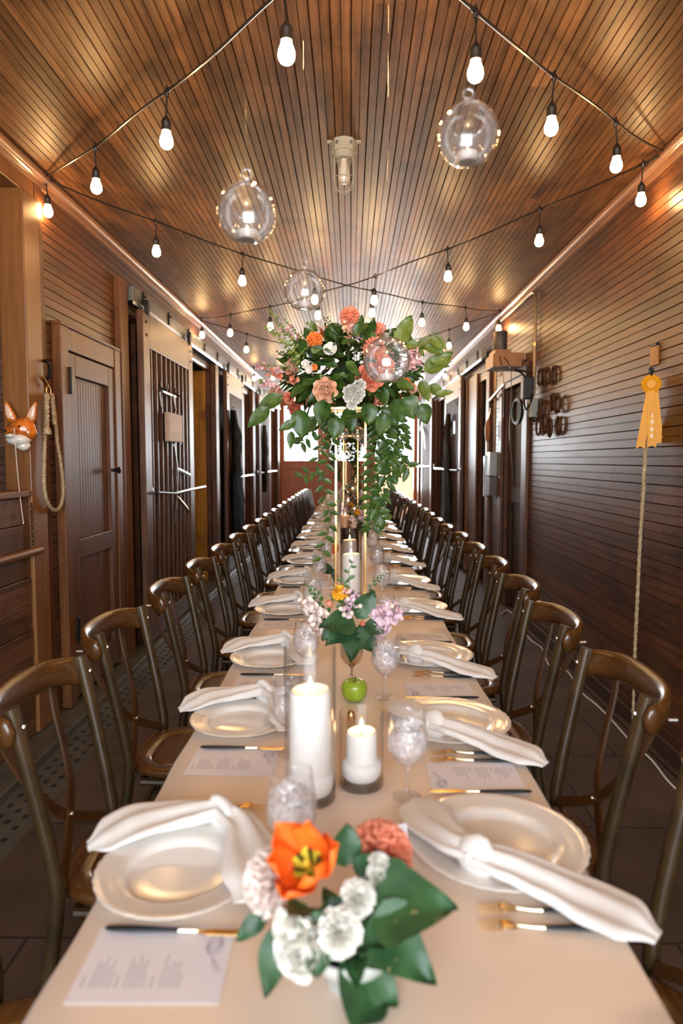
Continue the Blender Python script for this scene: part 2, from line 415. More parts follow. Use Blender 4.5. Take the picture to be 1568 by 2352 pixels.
M['white_cable'] = plain('white_cable', (.72, .74, .74), .4)
M['void'] = plain('slat_gap_shade', (.006, .005, .004), 1.0, spec=0)  # shade of the door gaps as a flat black
M['coat'] = plain('black_coat_cloth', (.006, .006, .007), .95, spec=.04)
M['apron'] = plain('dark_brown_canvas', (.028, .018, .010), .95, spec=.05, var=.3)
M['sign'] = wood('pale_sign_wood', (.50, .34, .24), (.68, .50, .38), grain=1, rough=.6, stain=.2)
M['leather'] = plain('brown_leather', (.09, .035, .015), .4, var=.3)
M['silver'] = plain('tarnished_silver', (.72, .64, .55), .16, 1.0)
M['ceramic'] = plain('pale_grey_ceramic', (.70, .70, .66), .3, coat=.4)
M['foam'] = plain('shaded_foam', (.02, .045, .015), .9)  # foam filler, shade of the bouquet's inside put into its dark green

# ================================================================== STRUCTURE
WL, WR, CZ, Y0, Y1 = -1.72, 1.62, 3.11, -2.3, 16.6
def siding(mb, x, nx, y0, y1, z0, z1, pitch=.10):
    """beaded horizontal boards whose face looks along +-x (nx); profile is pushed along y"""
    k0 = math.floor(z0 / pitch); z = []; 
    k = k0
    while k * pitch < z1:
        b = k * pitch
        for dz, d in ((0, .008), (.0035, .0), (.046, 0), (.0485, .005), (.0515, .005), (.054, 0), (.0965, 0)):
            z.append((b + dz, d))
        k += 1
    z.append((k * pitch, .008))
    z = [(min(max(a, z0), z1), d) for a, d in z]; q = []
    for a in z:
        if not q or a[0] - q[-1][0] > 1e-5: q.append(a)
    vs = []; fs = []
    for a, d in q:
        vs += [(x - nx * d, y0, a), (x - nx * d, y1, a)]
    for i in range(len(q) - 1):
        fs.append((2 * i, 2 * i + 1, 2 * i + 3, 2 * i + 2) if nx < 0 else (2 * i, 2 * i + 2, 2 * i + 3, 2 * i + 1))
    mb.add(vs, fs)
    mb.box(min(x - nx * .009, x - nx * .05), max(x - nx * .009, x - nx * .05), y0, y1, z0, z1)
# ceiling: tongue and groove boards running along the aisle
m = MB(); q = []; k = 0; P_ = .0757
x = -3.4
n = math.ceil(5.2 / P_)
for k in range(n):
    b = math.floor(-3.4 / P_) * P_ + k * P_
    for dx, d in ((0, .009), (.0035, 0), (.0355, 0), (.0372, .006), (.0385, .006), (.0402, 0), (.0722, 0)): q.append((b + dx, d))
vs = []; fs = []
for a, d in q: vs += [(a, Y0, CZ + d), (a, Y1, CZ + d)]
for i in range(len(q) - 1): fs.append((2 * i, 2 * i + 1, 2 * i + 3, 2 * i + 2))
m.add(vs, fs); m.box(-3.5, 1.9, Y0, Y1, CZ + .0095, CZ + .08)
struct(m.build('ceiling', M['ceil'], smooth=0))
# floor
m = MB(); m.box(-1.33, WR, Y0, Y1 + .2, -.05, 0)
struct(m.build('floor', M['floor'], smooth=0))
m = MB(); m.box(-4.2, -1.55, Y0, Y1, -.06, .045)
struct(m.build('trim_1', M['conc'], smooth=0, bevel=.006), 'raised worn concrete kerb along the left wall')
m = MB(); m.box(-1.55, -1.33, Y0, Y1, -.05, .002); m.mat(1)
for k in range(170):
    for j, xx in enumerate((-1.505, -1.45, -1.395)):
        yy = .6 + k * .092 + j * .046
        m.box(xx - .011, xx + .011, yy - .014, yy + .014, .0022, .0042)
struct(m.build('trim_2', [M['conc'], M['hole']], smooth=0), 'perforated drain strip in the floor along the left side')
m = MB(); m.box(WR, 4.2, Y0, Y1, -.05, 0)
m.box(-4.2, 4.2, Y1, Y1 + .02, -.05, .0)
struct(m.build('trim_3', M['conc'], smooth=0), 'dark floor inside the stalls')
# walls
LO = [(5.22, 5.55, 2.62), (6.8, 8.43, 2.62), (8.62, 8.98, 2.62), (10.1, 11.6, 2.62), (11.86, 12.05, 2.62), (13.45, 15.6, 2.62)]
RO = [(6.42, 7.28, 2.33), (8.12, 8.72, 2.5), (11.2, 12.75, 2.6), (14.7, 15.9, 2.6)]
def wall(name, X, nx, ya, yb, ops):
    m = MB(); y = ya
    for a, b, h in ops:
        if a > y: siding(m, X, nx, y, a, 0, CZ)
        siding(m, X, nx, a, b, h, CZ); y = b
    siding(m, X, nx, y, yb, 0, CZ)
    return struct(m.build(name, M['wall'], smooth=0))
wall('wall_left', WL, 1, 3.78, Y1, LO)
m = MB(); siding(m, WL, 1, Y0, .6, 0, CZ); struct(m.build('wall_left.001', M['wall'], smooth=0))
wall('wall_right', WR, -1, Y0, Y1, RO)
# stall partitions, backs and ceilings behind the openings
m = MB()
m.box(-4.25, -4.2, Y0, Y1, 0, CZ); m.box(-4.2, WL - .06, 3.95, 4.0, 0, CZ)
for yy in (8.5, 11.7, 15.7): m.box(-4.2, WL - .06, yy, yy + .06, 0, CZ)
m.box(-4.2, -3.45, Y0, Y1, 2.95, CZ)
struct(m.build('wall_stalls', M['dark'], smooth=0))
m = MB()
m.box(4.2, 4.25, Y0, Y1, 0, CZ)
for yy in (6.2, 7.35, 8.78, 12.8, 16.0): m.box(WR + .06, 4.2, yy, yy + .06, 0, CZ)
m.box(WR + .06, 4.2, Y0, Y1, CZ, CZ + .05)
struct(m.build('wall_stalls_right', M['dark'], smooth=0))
# partition boards that face the aisle inside each stall opening (worn; the amber one has warm light in its colour)
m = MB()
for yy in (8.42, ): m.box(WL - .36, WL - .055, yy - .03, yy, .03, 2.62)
struct(m.build('trim_4', M['amber'], smooth=0, bevel=.004), 'worn jamb board inside the first stall opening, warm light in its amber colour')
m = MB()
for yy in (11.58, 15.58): m.box(WL - .3, WL - .055, yy - .03, yy, .03, 2.62)
struct(m.build('trim_5', M['post'], smooth=0, bevel=.004), 'brown jamb boards inside the far left stall openings')
# alcove partition facing the camera, behind the tall post
m = MB()
tmp = MB(); siding(tmp, 0, -1, -3.4, WL - .02, 0, CZ)
tmp.xf(Matrix(((0, 1, 0, 0), (1, 0, 0, 3.86), (0, 0, 1, 0), (0, 0, 0, 1))))
m.add(tmp.v, tmp.f)
struct(m.build('wall_alcove', M['wallx'], smooth=0))
m = MB(); m.box(-3.45, -3.4, .55, 3.9, 0, CZ); m.box(-3.4, WL, .55, .6, 0, CZ)
struct(m.build('wall_alcove_side', M['dark'], smooth=0))
# half wall of planks with ledge, rail dowel
m = MB()
for k in range(9):
    m.box(WL - .035, WL + (.012 if k % 2 else .009), .6, 3.6, .05 + k * .143, .05 + k * .143 + .139)
m.box(WL - .035, WL - .01, .6, 3.6, 0, 1.33)
struct(m.build('wall_half', M['plank'], smooth=0, bevel=.003))
m = MB(); m.box(WL - .09, WL + .03, .6, 3.6, 1.337, 1.372)
struct(m.build('trim_6', M['trimy'], smooth=0, bevel=.006), 'ledge cap on top of the plank half wall at left')
m = MB(); m.tube([(WL + .035, .6, 1.045), (WL + .035, 3.66, 1.045)], .022, 12)
struct(m.build('trim_7', M['trimy']), 'rounded rail along the plank half wall at left')
# tall post and header beam
m = MB(); m.box(WL - .11, WL + .03, 3.6, 3.78, .05, 2.93)
struct(m.build('trim_8', M['post'], smooth=0, bevel=.006), 'tall square timber post carrying the fox mask')
m = MB(); m.box(WL - .13, WL + .01, .5, 3.78, 2.93, CZ)
struct(m.build('trim_9', M['trimy'], smooth=0, bevel=.006), 'header beam running from the tall post toward the camera')
m = MB(); m.box(WL, WL + .012, 3.78, 3.87, .05, CZ - .05)
struct(m.build('trim_10', M['cab'], smooth=0, bevel=.002), 'narrow board on the siding behind the tall post')
# crown mouldings
for i, (xx, sx) in enumerate(((WL, 1), (WR, -1))):
    m = MB(); m.tube([(xx + sx * .022, Y0, CZ - .03), (xx + sx * .022, Y1, CZ - .03)], [(.026, .032)] * 2, 12)
    m.box(min(xx, xx + sx * .014), max(xx, xx + sx * .014), Y0, Y1, CZ - .085, CZ)
    struct(m.build('trim_%d' % (11 + i), M['crown']), 'rounded moulding where the %s wall meets the ceiling' % ('left', 'right')[i])
m = MB(); m.box(WR - .018, WR, Y0, 6.2, 0, .10); m.box(WR - .05, WR - .018, Y0, 6.2, 0, .02)
struct(m.build('baseboard_right', M['dark'], smooth=0, bevel=.004))
# posts between left stalls
def vpost(name, x0, x1, y0, y1, z1, mat, label, z0=0.02):
    m = MB(); m.box(x0, x1, y0, y1, z0, z1); return struct(m.build(name, mat, smooth=0, bevel=.004), label)
vpost('trim_13', WL, WL + .05, 5.03, 5.2, 2.86, M['trim'], 'dark upright board before the first left stall')
vpost('trim_14', WL, WL + .07, 8.43, 8.6, 2.7, M['door'], 'upright post between first and second left stalls')
vpost('trim_15', WL, WL + .07, 11.62, 11.84, 2.7, M['door'], 'upright post between second and third left stalls')
vpost('trim_16', WL, WL + .07, 15.62, 15.85, 2.7, M['door'], 'last upright post of the left wall')
# right door frame etc.
m = MB(); m.box(WR - .03, WR, 6.24, 6.42, 0, 2.42); m.box(WR - .03, WR, 7.28, 7.42, 0, 2.42); m.box(WR - .03, WR, 6.42, 7.28, 2.33, 2.46)
struct(m.build('trim_17', M['door'], smooth=0, bevel=.004), 'plain wooden door casing in the right wall')
m = MB(); m.box(WR - .012, WR + .05, 6.42, 7.28, 2.27, 2.33)
struct(m.build('trim_18', M['iron'], smooth=0), 'black head stop of the doorway in the right wall')
vpost('trim_19', WR - .035, WR, 7.93, 8.1, 2.62, M['door'], 'pale upright board right of the conduit')
vpost('trim_20', WR - .03, WR, 8.74, 9.3, 2.62, M['trim'], 'wide brown upright board on the right wall')
vpost('trim_21', WR - .05, WR, 9.34, 9.44, 2.62, M['post'], 'narrow lit brown upright board on the right wall')
vpost('trim_22', WR - .05, WR, 12.8, 12.95, 2.62, M['door'], 'far upright board on the right wall')
vpost('trim_23', WR - .05, WR, 15.9, 16.1, 2.62, M['trim'], 'last upright board of the right wall')
# end wall with two windows and an open doorway
def end_window(n, x0, x1, z0, z1):
    t = empty('window_%d' % n, ((x0 + x1) / 2, Y1, z0)); t['kind'] = 'structure'
    cx = (x0 + x1) / 2; m = MB()
    for a, b, c, d in ((x0 - .05, x1 + .05, z1, z1 + .05), (x0 - .05, x1 + .05, z0 - .05, z0)): m.box(a - cx, b - cx, -.02, .06, c - z0, d - z0)
    for a, b in ((x0 - .05, x0), (x1, x1 + .05)): m.box(a - cx, b - cx, -.02, .06, 0, z1 - z0)
    m.build('window_frame', M['endwood'], t, smooth=0, bevel=.004)
    m = MB(); m.box(-.012, .012, 0, .03, 0, z1 - z0)
    for k in (1, 2): m.box(x0 - cx, x1 - cx, 0, .03, (z1 - z0) * k / 3 - .012, (z1 - z0) * k / 3 + .012)
    m.build('muntins', M['endwood'], t, smooth=0)
    m = MB(); m.box(x0 - cx, x1 - cx, .012, .016, 0, z1 - z0); m.build('pane', M['glass'], t, smooth=0)
WZ0, WZ1 = 1.52, 2.83
WINS = [(-1.64, -.76), (-.5, .36)]
OPX = (.60, 1.52)
m = MB(); xs = [WL - .1, WINS[0][0], WINS[0][1], WINS[1][0], WINS[1][1], OPX[0], OPX[1], WR + .1]
m.box(xs[0], xs[1], Y1, Y1 + .08, 0, CZ)
m.box(xs[1], xs[2], Y1, Y1 + .08, 0, WZ0); m.box(xs[1], xs[2], Y1, Y1 + .08, WZ1, CZ)
m.box(xs[2], xs[3], Y1, Y1 + .08, 0, CZ)
m.box(xs[3], xs[4], Y1, Y1 + .08, 0, WZ0); m.box(xs[3], xs[4], Y1, Y1 + .08, WZ1, CZ)
m.box(xs[4], xs[5], Y1, Y1 + .08, 0, CZ); m.box(xs[5], xs[6], Y1, Y1 + .08, WZ1, CZ); m.box(xs[6], xs[7], Y1, Y1 + .08, 0, CZ)
for a, b in ((-1.7, -1.6), (-.8, -.66), (-.62, -.52)): m.box(a, b, Y1 - .03, Y1, 0.02, CZ - .1)
m.box(-1.6, -.8, Y1 - .03, Y1, 1.33, 1.46); m.box(-.5, .45, Y1 - .03, Y1, 1.33, 1.46)
struct(m.build('wall_end', M['endwood'], smooth=0, bevel=.004))
end_window(1, *WINS[0], WZ0, WZ1); end_window(2, *WINS[1], WZ0, WZ1)
m = MB(); m.box(OPX[0] - .07, OPX[0], Y1 - .03, Y1, 0, WZ1 + .07); m.box(OPX[1], OPX[1] + .07, Y1 - .03, Y1, 0, WZ1 + .07); m.box(OPX[0], OPX[1], Y1 - .03, Y1, WZ1, WZ1 + .07)
struct(m.build('trim_24', M['endwood'], smooth=0, bevel=.004), 'frame of the open doorway in the end wall')
m = MB(); m.box(-12, 12, Y1 + .1, 40, -.12, -.02); struct(m.build('floor_outside', M['ground'], smooth=0))
m = MB(); m.box(-2.5, 5, 18.6, 18.8, -.02, 1.5); struct(m.build('wall_peach_glow', M['render'], smooth=0))  # added wall, gives the bright peach low in the end doorway

# ---- doors
def beaded_door():
    t = empty('door_1', (WL, 4.32, 0)); t['kind'] = 'structure'
    t['label'] = 'tall wooden door with beaded panels beside the tall post on the left wall'
    y0, y1, zt = -.36, .66, 2.31     # relative to 4.32: casing 3.96..4.98
    m = MB(); m.box(0, .055, y0, y0 + .11, .05, zt); m.box(0, .055, y1 - .11, y1, .05, zt); m.box(0, .05, y0 + .11, y1 - .11, zt - .13, zt); m.box(0, .06, y0, y1, zt - .0, zt + .02)
    m.build('casing', M['trim'], t, smooth=0, bevel=.004)
    a, b, zt = y0 + .115, y1 - .115, zt - .14
    m = MB(); s_ = .11
    m.box(.0, .045, a, a + s_, .08, zt); m.box(0, .045, b - s_, b, .08, zt)
    for c, d in ((zt - .13, zt), (.92, 1.04), (.08, .26)): m.box(0, .045, a + s_, b - s_, c, d)
    m.build('door_frame', M['cab'], t, smooth=0, bevel=.004)
    for c, d in ((1.04, zt - .13), (.26, .92)):
        m = MB(); n = 13; w_ = (b - a - 2 * s_) / n
        for k in range(n): m.box(.008, .02, a + s_ + k * w_ + .0025, a + s_ + (k + 1) * w_ - .0025, c, d)
        m.box(.0, .012, a + s_, b - s_, c, d); m.build('beaded_panel', M['cab'], t, smooth=0, bevel=.002)
    for zz in (2.0, .5):
        m = MB(); m.box(.045, .062, a - .012, a + .03, zz - .07, zz + .07); m.tube([(.06, a - .002, zz - .08), (.06, a - .002, zz + .08)], .008, 8)
        m.build('hinge', M['iron'], t, bevel=.002)
    m = MB(); m.lathe([(.0, .0), (.012, .0), (.012, .02), (.024, .03), (.024, .045), (0, .052)], (.045, b - .045, 1.46), 16, (1, 0, 0)); m.build('knob', M['iron'], t)
beaded_door()
def stall_door(n, X, s, y0, y1, label, z1=2.69, mat='door'):
    """sliding door with iron bars, face looks along s"""
    t = empty('door_%d' % n, (X, (y0 + y1) / 2, .06)); t['kind'] = 'structure'; t['label'] = label
    h = z1 - .06; hw = (y1 - y0) / 2; m = MB(); st = .17
    for a, b in ((-hw, -hw + st), (hw - st, hw)): m.box(-.025, .025, a, b, 0, h)
    for a, b in ((h - .27, h), (0, .16)): m.box(-.024, .024, -hw + st, hw - st, a, b)
    m.build('door_frame', M[mat], t, smooth=0, bevel=.005)
    nb = 9
    for k in range(nb):
        yy = -hw + st + (k + .5) * (2 * hw - 2 * st) / nb
        m = MB(); m.box(-.012 , .018, yy - .014, yy + .014, .16, h - .27)
        m.build('slat', M[mat], t, smooth=0, bevel=.003)
    for yy in (-hw + .09, hw - .09):
        m = MB(); m.lathe([(0, 0), (.012, 0), (.012, .006), (0, .009)], (s * .025, yy, h - .08), 10, (s, 0, 0))
        m.build('bolt', M['iron'], t); m = MB()
        m.lathe([(0, 0), (.012, 0), (.012, .006), (0, .009)], (s * .025, yy, h - .18), 10, (s, 0, 0)); m.build('bolt', M['iron'], t)
    # roller hangers
    for yy in (-hw + .12, hw - .12):
        m = MB(); m.box(s * -.012 + s * .03 - .012, s * .03 + .012, yy - .03, yy + .03, h - .02, h + .09); m.build('hanger', M['iron'], t, smooth=0, bevel=.003)
    # added black sheet, paints the shade seen between the slats
    m = MB(); m.box(-s * .03 - .004, -s * .03 + .004, -hw + .03, hw - .03, .02, h - .03); m.build('gap_shade_sheet', M['void'], t, smooth=0)
    return t
XL, XR = -1.625, 1.535
stall_door(2, XL, 1, 5.33, 6.98, 'first barred sliding stall door on the left wall')
stall_door(3, XL, 1, 8.9, 10.3, 'second barred sliding stall door on the left wall, behind the black coat')
stall_door(4, XL, 1, 12.05, 13.7, 'third barred sliding stall door on the left wall')
stall_door(5, XR, -1, 9.5, 11.1, 'barred sliding stall door on the right wall, behind the brown apron')
stall_door(6, XR, -1, 12.9, 14.7, 'farthest barred sliding stall door on the right wall')
# open doors leaf in the right doorway (dark brown, ajar)
m = MB(); m.box(WR + .06, WR + .1, 6.45, 7.25, .02, 2.27); m.box(WR + .04, WR + .06, 6.5, 6.62, .02, 2.27); m.box(WR + .04, WR + .06, 7.1, 7.22, .02, 2.27); m.box(WR + .04, WR + .06, 6.62, 7.1, 1.1, 1.25)
o = m.build('door_7', M['dark'], smooth=0, bevel=.004); struct(o, 'plain dark door closing the doorway in the right wall')
# sliding tracks
def track(X, s, y0, y1, lab):
    t = empty('door_track', (X, y0, 2.75)); n = y1 - y0
    m = MB(); m.box(-.03, .03, 0, n, -.02, .09); m.build('rail', M['galv'], t, smooth=0, bevel=.006)
    m = MB(); m.box(.03 * s - .006, .03 * s + .006, 0, n, -.05, -.022); m.build('rail_lip', M['steel'], t, smooth=0, bevel=.002)
    k = 0; yy = .25
    while yy < n:
        m = MB(); m.box(min(.03 * s, .042 * s), max(.03 * s, .042 * s), yy - .02, yy + .02, -.01, .1); m.tube([(.042 * s, yy, .06), (.055 * s, yy, .06)], .008, 8); m.build('bracket', M['iron'], t, smooth=0)
        yy += .75
    tag(t, lab, 'door track', 'sliding door tracks')
    return t
track(-1.665, 1, 5.22, 15.9, 'grey metal sliding door track along the top of the left stalls')
track(1.565, -1, 8.15, 16.0, 'grey metal sliding door track along the top of the right stalls')

metres(*ROOM)

# ================================================================== TABLE
TZ = .76
def tablecloth():
    hw = .455; y0, y1 = .42, 15.95; drop = .26; m = MB(); ny = 420
    prof = [(-1, i) for i in range(7)] + [(0, 0)] + [(1, i) for i in range(7)]
    def section(y, endf):
        out = []
        for s_ in (-1, 1):
            col = []
            for i in range(8):
                t = i / 7; fold = .022 * t * math.sin(y * 9 + s_ * 1.3 + .8 * math.sin(y * 2.1)) + .012 * t * math.sin(y * 23 + s_)
                if i == 0: col.append((s_ * (hw - .012), y, TZ))
                else: col.append((s_ * (hw + .004 + t * .02 + fold), y, TZ - .004 - drop * (t ** 1.0) * .98 + .01))
            out.append(col)
        return out
    vs = []; w = None
    for j in range(ny + 1):
        y = y0 + (y1 - y0) * j / ny; a, b = section(y, 0)
        row = list(reversed(a)) + [(x * hw / 4, y, TZ + .0006 * math.sin(y * 5 + x)) for x in (-3, -2, -1, 0, 1, 2, 3)] + b
        w = len(row); vs += row
    fs = [(j * w + i, j * w + i + 1, (j + 1) * w + i + 1, (j + 1) * w + i) for j in range(ny) for i in range(w - 1)]
    m.add(vs, fs)
    for yy, s_ in ((y0, -1), (y1, 1)):
        m.grid(lambda u, v: (-hw + 2 * hw * u, yy + s_ * (.004 + v * .02 + .015 * v * math.sin(u * 22)), TZ - .002 - drop * v), 30, 6)
    o = m.build('tablecloth', M['cloth'], smooth=60)
    tag(o, 'long beige satin cloth covering the banquet table down the aisle', 'tablecloth')
tablecloth()
t = tag(empty('banquet_table', (0, 8, 0)), 'long banquet table standing hidden under the beige cloth', 'table')
m = MB(); m.box(-.44, .44, -7.55, 7.92, .72, .752); m.build('tabletop', M['ply'], t, smooth=0)
for k in range(8):
    for s_ in (-1, 1):
        m = MB(); m.tube([(s_ * .12, -7.2 + k * 2.14, -.277), (s_ * .12, -7.2 + k * 2.14, .72)], .015, 8); m.build('leg', M['iron'], t)

metres(*TABLE)

# ================================================================== CHAIRS (drawn in metres)
def make_chair():
    t = empty('crossback_chair')
    # local: faces +x, x=0 under the middle of the back posts at seat height
    def post(y):
        s_ = 1 if y > 0 else -1
        return cat_rom([(-.085, y + s_ * .015, 0), (-.03, y + s_ * .004, .24), (.0, y, .44), (-.008, y, .54), (-.031, y + s_ * .005, .66), (-.058, y + s_ * .010, .79), (-.077, y + s_ * .012, .875)], 4)
    for s_ in (-1, 1):
        m = MB(); P = post(s_ * .178); m.tube(P, [.0165] * len(P), 12); m.build('back_post', M['chairtube'], t)
        m = MB(); c = P[-3]; m.lathe([(0, 0), (.0065, 0), (.006, .003), (0, .0045)], (c.x + .0165, c.y, c.z), 8, (1, 0, 0))
        m.build('bolt', M['rivet'], t); m = MB()
        m.lathe([(0, 0), (.005, 0), (.005, .02), (0, .022)], (c.x - .05, c.y + s_ * .012, c.z - .01), 8, (-1, 0, 0)); m.build('bolt', M['rivet'], t)
    # bowed top rail
    pts = [(-.060, -.217, .825), (-.080, -.210, .828), (-.110, -.188, .835), (-.140, -.13, .843), (-.152, -.05, .846), (-.152, .05, .846), (-.140, .13, .843), (-.110, .188, .835), (-.080, .210, .828), (-.060, .217, .825)]
    P = cat_rom(pts, 3); n = len(P); rr = []
    for i in range(n):
        e = min(i, n - 1 - i); k = min(1, .35 + e * .28); rr.append((.0125 * k + .002, .036 * k))
    m = MB(); m.tube(P, rr, 14, up=(-.25, 0, 1)); m.build('top_rail', M['rail'], t, smooth=60)
    # crossed flat slats
    for s_ in (-1, 1):
        ys = [.138, .122, .098, .055, .0, -.075, -.155]; zs = [.83, .76, .68, .60, .545, .50, .458]; xs = [-.137, -.122, -.094, -.062, -.043, -.022, -.002]
        P = cat_rom([(x + s_ * .0045, s_ * y, z) for x, y, z in zip(xs, ys, zs)], 4)
        m = MB(); vs = []; n = len(P)
        for i, p in enumerate(P):
            d = (P[min(i + 1, n - 1)] - P[max(i - 1, 0)]).normalized(); nn = V3((1, 0, .35)).normalized(); sd = d.cross(nn).normalized()
            for a, b in ((-1, -1), (1, -1), (1, 1), (-1, 1)): vs.append(p + sd * (a * .0125) + nn * (b * .0035))
        m.add(vs, [(i * 4 + k, i * 4 + (k + 1) % 4, (i + 1) * 4 + (k + 1) % 4, (i + 1) * 4 + k) for i in range(n - 1) for k in range(4)] + [(3, 2, 1, 0), tuple((n - 1) * 4 + k for k in range(4))])
        m.build('cross_slat', M['slat'], t, smooth=30)
    m = MB(); m.ball((-.034, 0, .548), .006, 8, 6); m.build('rivet', M['rivet'], t)
    # moulded seat with pressed oval
    m = MB()
    def seat_pt(rad, a):
        c, s2 = math.cos(a), math.sin(a)
        ex = math.copysign(abs(c) ** .58, c); ey = math.copysign(abs(s2) ** .58, s2)
        w_ = .183 + .016 * ex
        return .185 + .222 * ex * rad, w_ * ey * rad
    seg = 40; rings = [(.0, -.010), (.35, -.0095), (.62, -.008), (.70, -.0075), (.715, -.0095), (.74, -.0055), (.85, -.0015), (.95, 0), (.985, -.003), (1.0, -.012), (1.0, -.022), (.97, -.028), (.0, -.028)]
    vs = []
    for r_, z in rings:
        for k in range(seg):
            x, y = seat_pt(max(r_, 1e-4), 2 * PI * k / seg)
            vs.append((x, y, .455 + z - (.012 * max(0, x - .32) / .08 if z > -.02 else .01 * max(0, x - .32) / .08)))
    m.add(vs, [(i * seg + k, i * seg + (k + 1) % seg, (i + 1) * seg + (k + 1) % seg, (i + 1) * seg + k) for i in range(len(rings) - 1) for k in range(seg)])
    m.build('seat', M['rail'], t, smooth=50)
    m = MB(); m.tube([(.03, -.155, .41), (.03, .155, .41)], .011, 8); m.tube([(.36, -.165, .41), (.36, .165, .41)], .011, 8)
    for s_ in (-1, 1): m.tube([(.03, s_ * .158, .41), (.36, s_ * .168, .41)], .011, 8)
    m.build('seat_frame', M['chairtube'], t)
    for s_ in (-1, 1):
        m = MB(); m.tube(cat_rom([(.36, s_ * .16, .425), (.375, s_ * .17, .25), (.395, s_ * .185, 0)], 4), [.0165] * 9, 10); m.build('front_leg', M['chairtube'], t)
    m = MB()
    for s_ in (-1, 1): m.tube([(-.035, s_ * .184, .2), (.378, s_ * .174, .2)], .009, 8)
    m.tube([(.376, -.172, .26), (.376, .172, .26)], .009, 8); m.tube([(-.03, -.182, .24), (-.03, .182, .24)], .009, 8)
    m.build('stretcher', M['chairtube'], t)
    return t
CH_L = [(1.24, -.79), (2.03, -.785), (2.815, -.83), (3.64, -.815), (4.43, -.815), (5.24, -.82)]
CH_R = [(1.35, .70), (2.15, .707), (2.97, .727), (3.765, .77), (4.56, .79), (5.36, .80)]
while CH_L[-1][0] < 15.0: CH_L.append((CH_L[-1][0] + .795, -.82 + R.uniform(-.012, .012)))
while CH_R[-1][0] < 15.0: CH_R.append((CH_R[-1][0] + .795, .80 + R.uniform(-.012, .012)))
chair = make_chair(); first = True
for side, lst in (('left', CH_L), ('right', CH_R)):
    for k, (y, x) in enumerate(lst):
        o = chair if first else copy_tree(chair); first = False
        sx = -1 if side == 'left' else 1; o.location = ((x + sx * .13) * .767 - sx * .074, y * .767, 0); o.rotation_euler = (0, 0, (0 if side == 'left' else PI) + R.uniform(-.03, .03))
        tag(o, 'brown crossback chair, %s from the camera along the %s side of the table' % (ORD[k], side), 'chair', 'crossback chairs along the table')

metres(1.0)

# ================================================================== PLACE SETTINGS
def make_plate(Rr):
    t = empty('dinner_plate')
    m = MB()
    prof = [(0, .004), (.30, .004), (.55, .0045), (.62, .006), (.655, .0145), (.68, .0175), (.74, .0185), (.80, .0195), (.86, .0205), (.91, .0215), (.95, .0225), (.985, .0235), (1.0, .0232), (1.0, .0215), (.97, .019), (.7, .0125), (.62, .002), (.45, 0), (0, 0)]
    def wob(i, th, r, z):
        if i in (7, 9): return r, z + .0016 * abs(math.sin(th * 36))
        if i == 10: return r, z + .0012 * abs(math.cos(th * 36))
        if 11 <= i <= 13: return r * (1 + .012 * abs(math.sin(th * 18))), z
        return r, z
    m.lathe([(r * Rr, z) for r, z in prof], seg=144, wob=wob)
    o = m.build('dinner_plate', M['china'], smooth=50); bpy.data.objects.remove(t)
    return o
plateS = make_plate(.148); plateB = make_plate(.174)

def cloth_sweep(mb, pts, ws, ts, folds=3, ph=0, seg=28, n=10):
    P = cat_rom(pts, n); N = len(P); W = lerp_list(ws, N); T = lerp_list(ts, N); vs = []
    for i, p in enumerate(P):
        d = (P[min(i + 1, N - 1)] - P[max(i - 1, 0)]).normalized(); sd = d.cross(V3((0, 0, 1)))
        sd.normalize(); u = sd.cross(d).normalized(); q = i / N
        for k in range(seg):
            a = 2 * PI * k / seg; c, s_ = math.cos(a), math.sin(a)
            f = 1 + .5 * math.sin(folds * 2 * c * 1.6 + ph + q * 3) if s_ > 0 else .7
            vs.append(p + sd * (W[i] * c * (1 + .06 * math.sin(q * 9 + ph))) + u * (T[i] * (abs(s_) ** .8) * math.copysign(1, s_) * f))
    fs = [(i * seg + k, i * seg + (k + 1) % seg, (i + 1) * seg + (k + 1) % seg, (i + 1) * seg + k) for i in range(N - 1) for k in range(seg)]
    fs += [tuple(range(seg - 1, -1, -1)), tuple((N - 1) * seg + k for k in range(seg))]
    mb.add(vs, fs)
def make_napkin(kind):
    """local frame of the diner at the left side (faces +x); z=0 is the table top"""
    t = empty('knotted_napkin')
    if kind == 0:
        outer = [(.055, .14, .05), (-.0, .148, .042), (-.06, .145, .036), (-.115, .125, .037), (-.165, .10, .026), (-.2, .085, .008)]
        inner = [(.055, .14, .05), (.10, .10, .046), (.128, .03, .038), (.145, -.04, .034), (.152, -.10, .022)]
        knot = (.058, .14, .046)
    else:
        outer = [(.06, .115, .05), (.01, .135, .046), (-.05, .16, .034), (-.11, .19, .02), (-.165, .23, .016), (-.205, .265, .006)]
        inner = [(.06, .115, .052), (.10, .06, .05), (.125, -.01, .044), (.13, -.08, .036), (.125, -.14, .025)]
        knot = (.062, .115, .048)
    m = MB(); cloth_sweep(m, outer, [.024, .042, .056, .066, .060, .020], [.018, .017, .015, .013, .009, .003], 2, .5); m.build('long_tail', M['linen'], t, smooth=80)
    m = MB(); cloth_sweep(m, inner, [.024, .040, .052, .054, .034], [.018, .016, .013, .010, .004], 2, 2.2); m.build('short_tail', M['linen'], t, smooth=80)
    m = MB(); c = V3(knot); P = []
    for k in range(15):
        a = 2 * PI * k / 15; P.append(c + V3((.8 * .022 * math.cos(a), -.6 * .026 * math.cos(a), .022 * math.sin(a) + .002)))
    m.tube(P, [(.021 + .003 * math.sin(k * 1.7), .012) for k in range(15)], 12, closed=True)
    m.ball(c + V3((0, 0, .004)), .02, 12, 8, (1, .9, 1)); m.build('knot', M['linen'], t, smooth=80)
    return t
napA, napB = make_napkin(0), make_napkin(1)

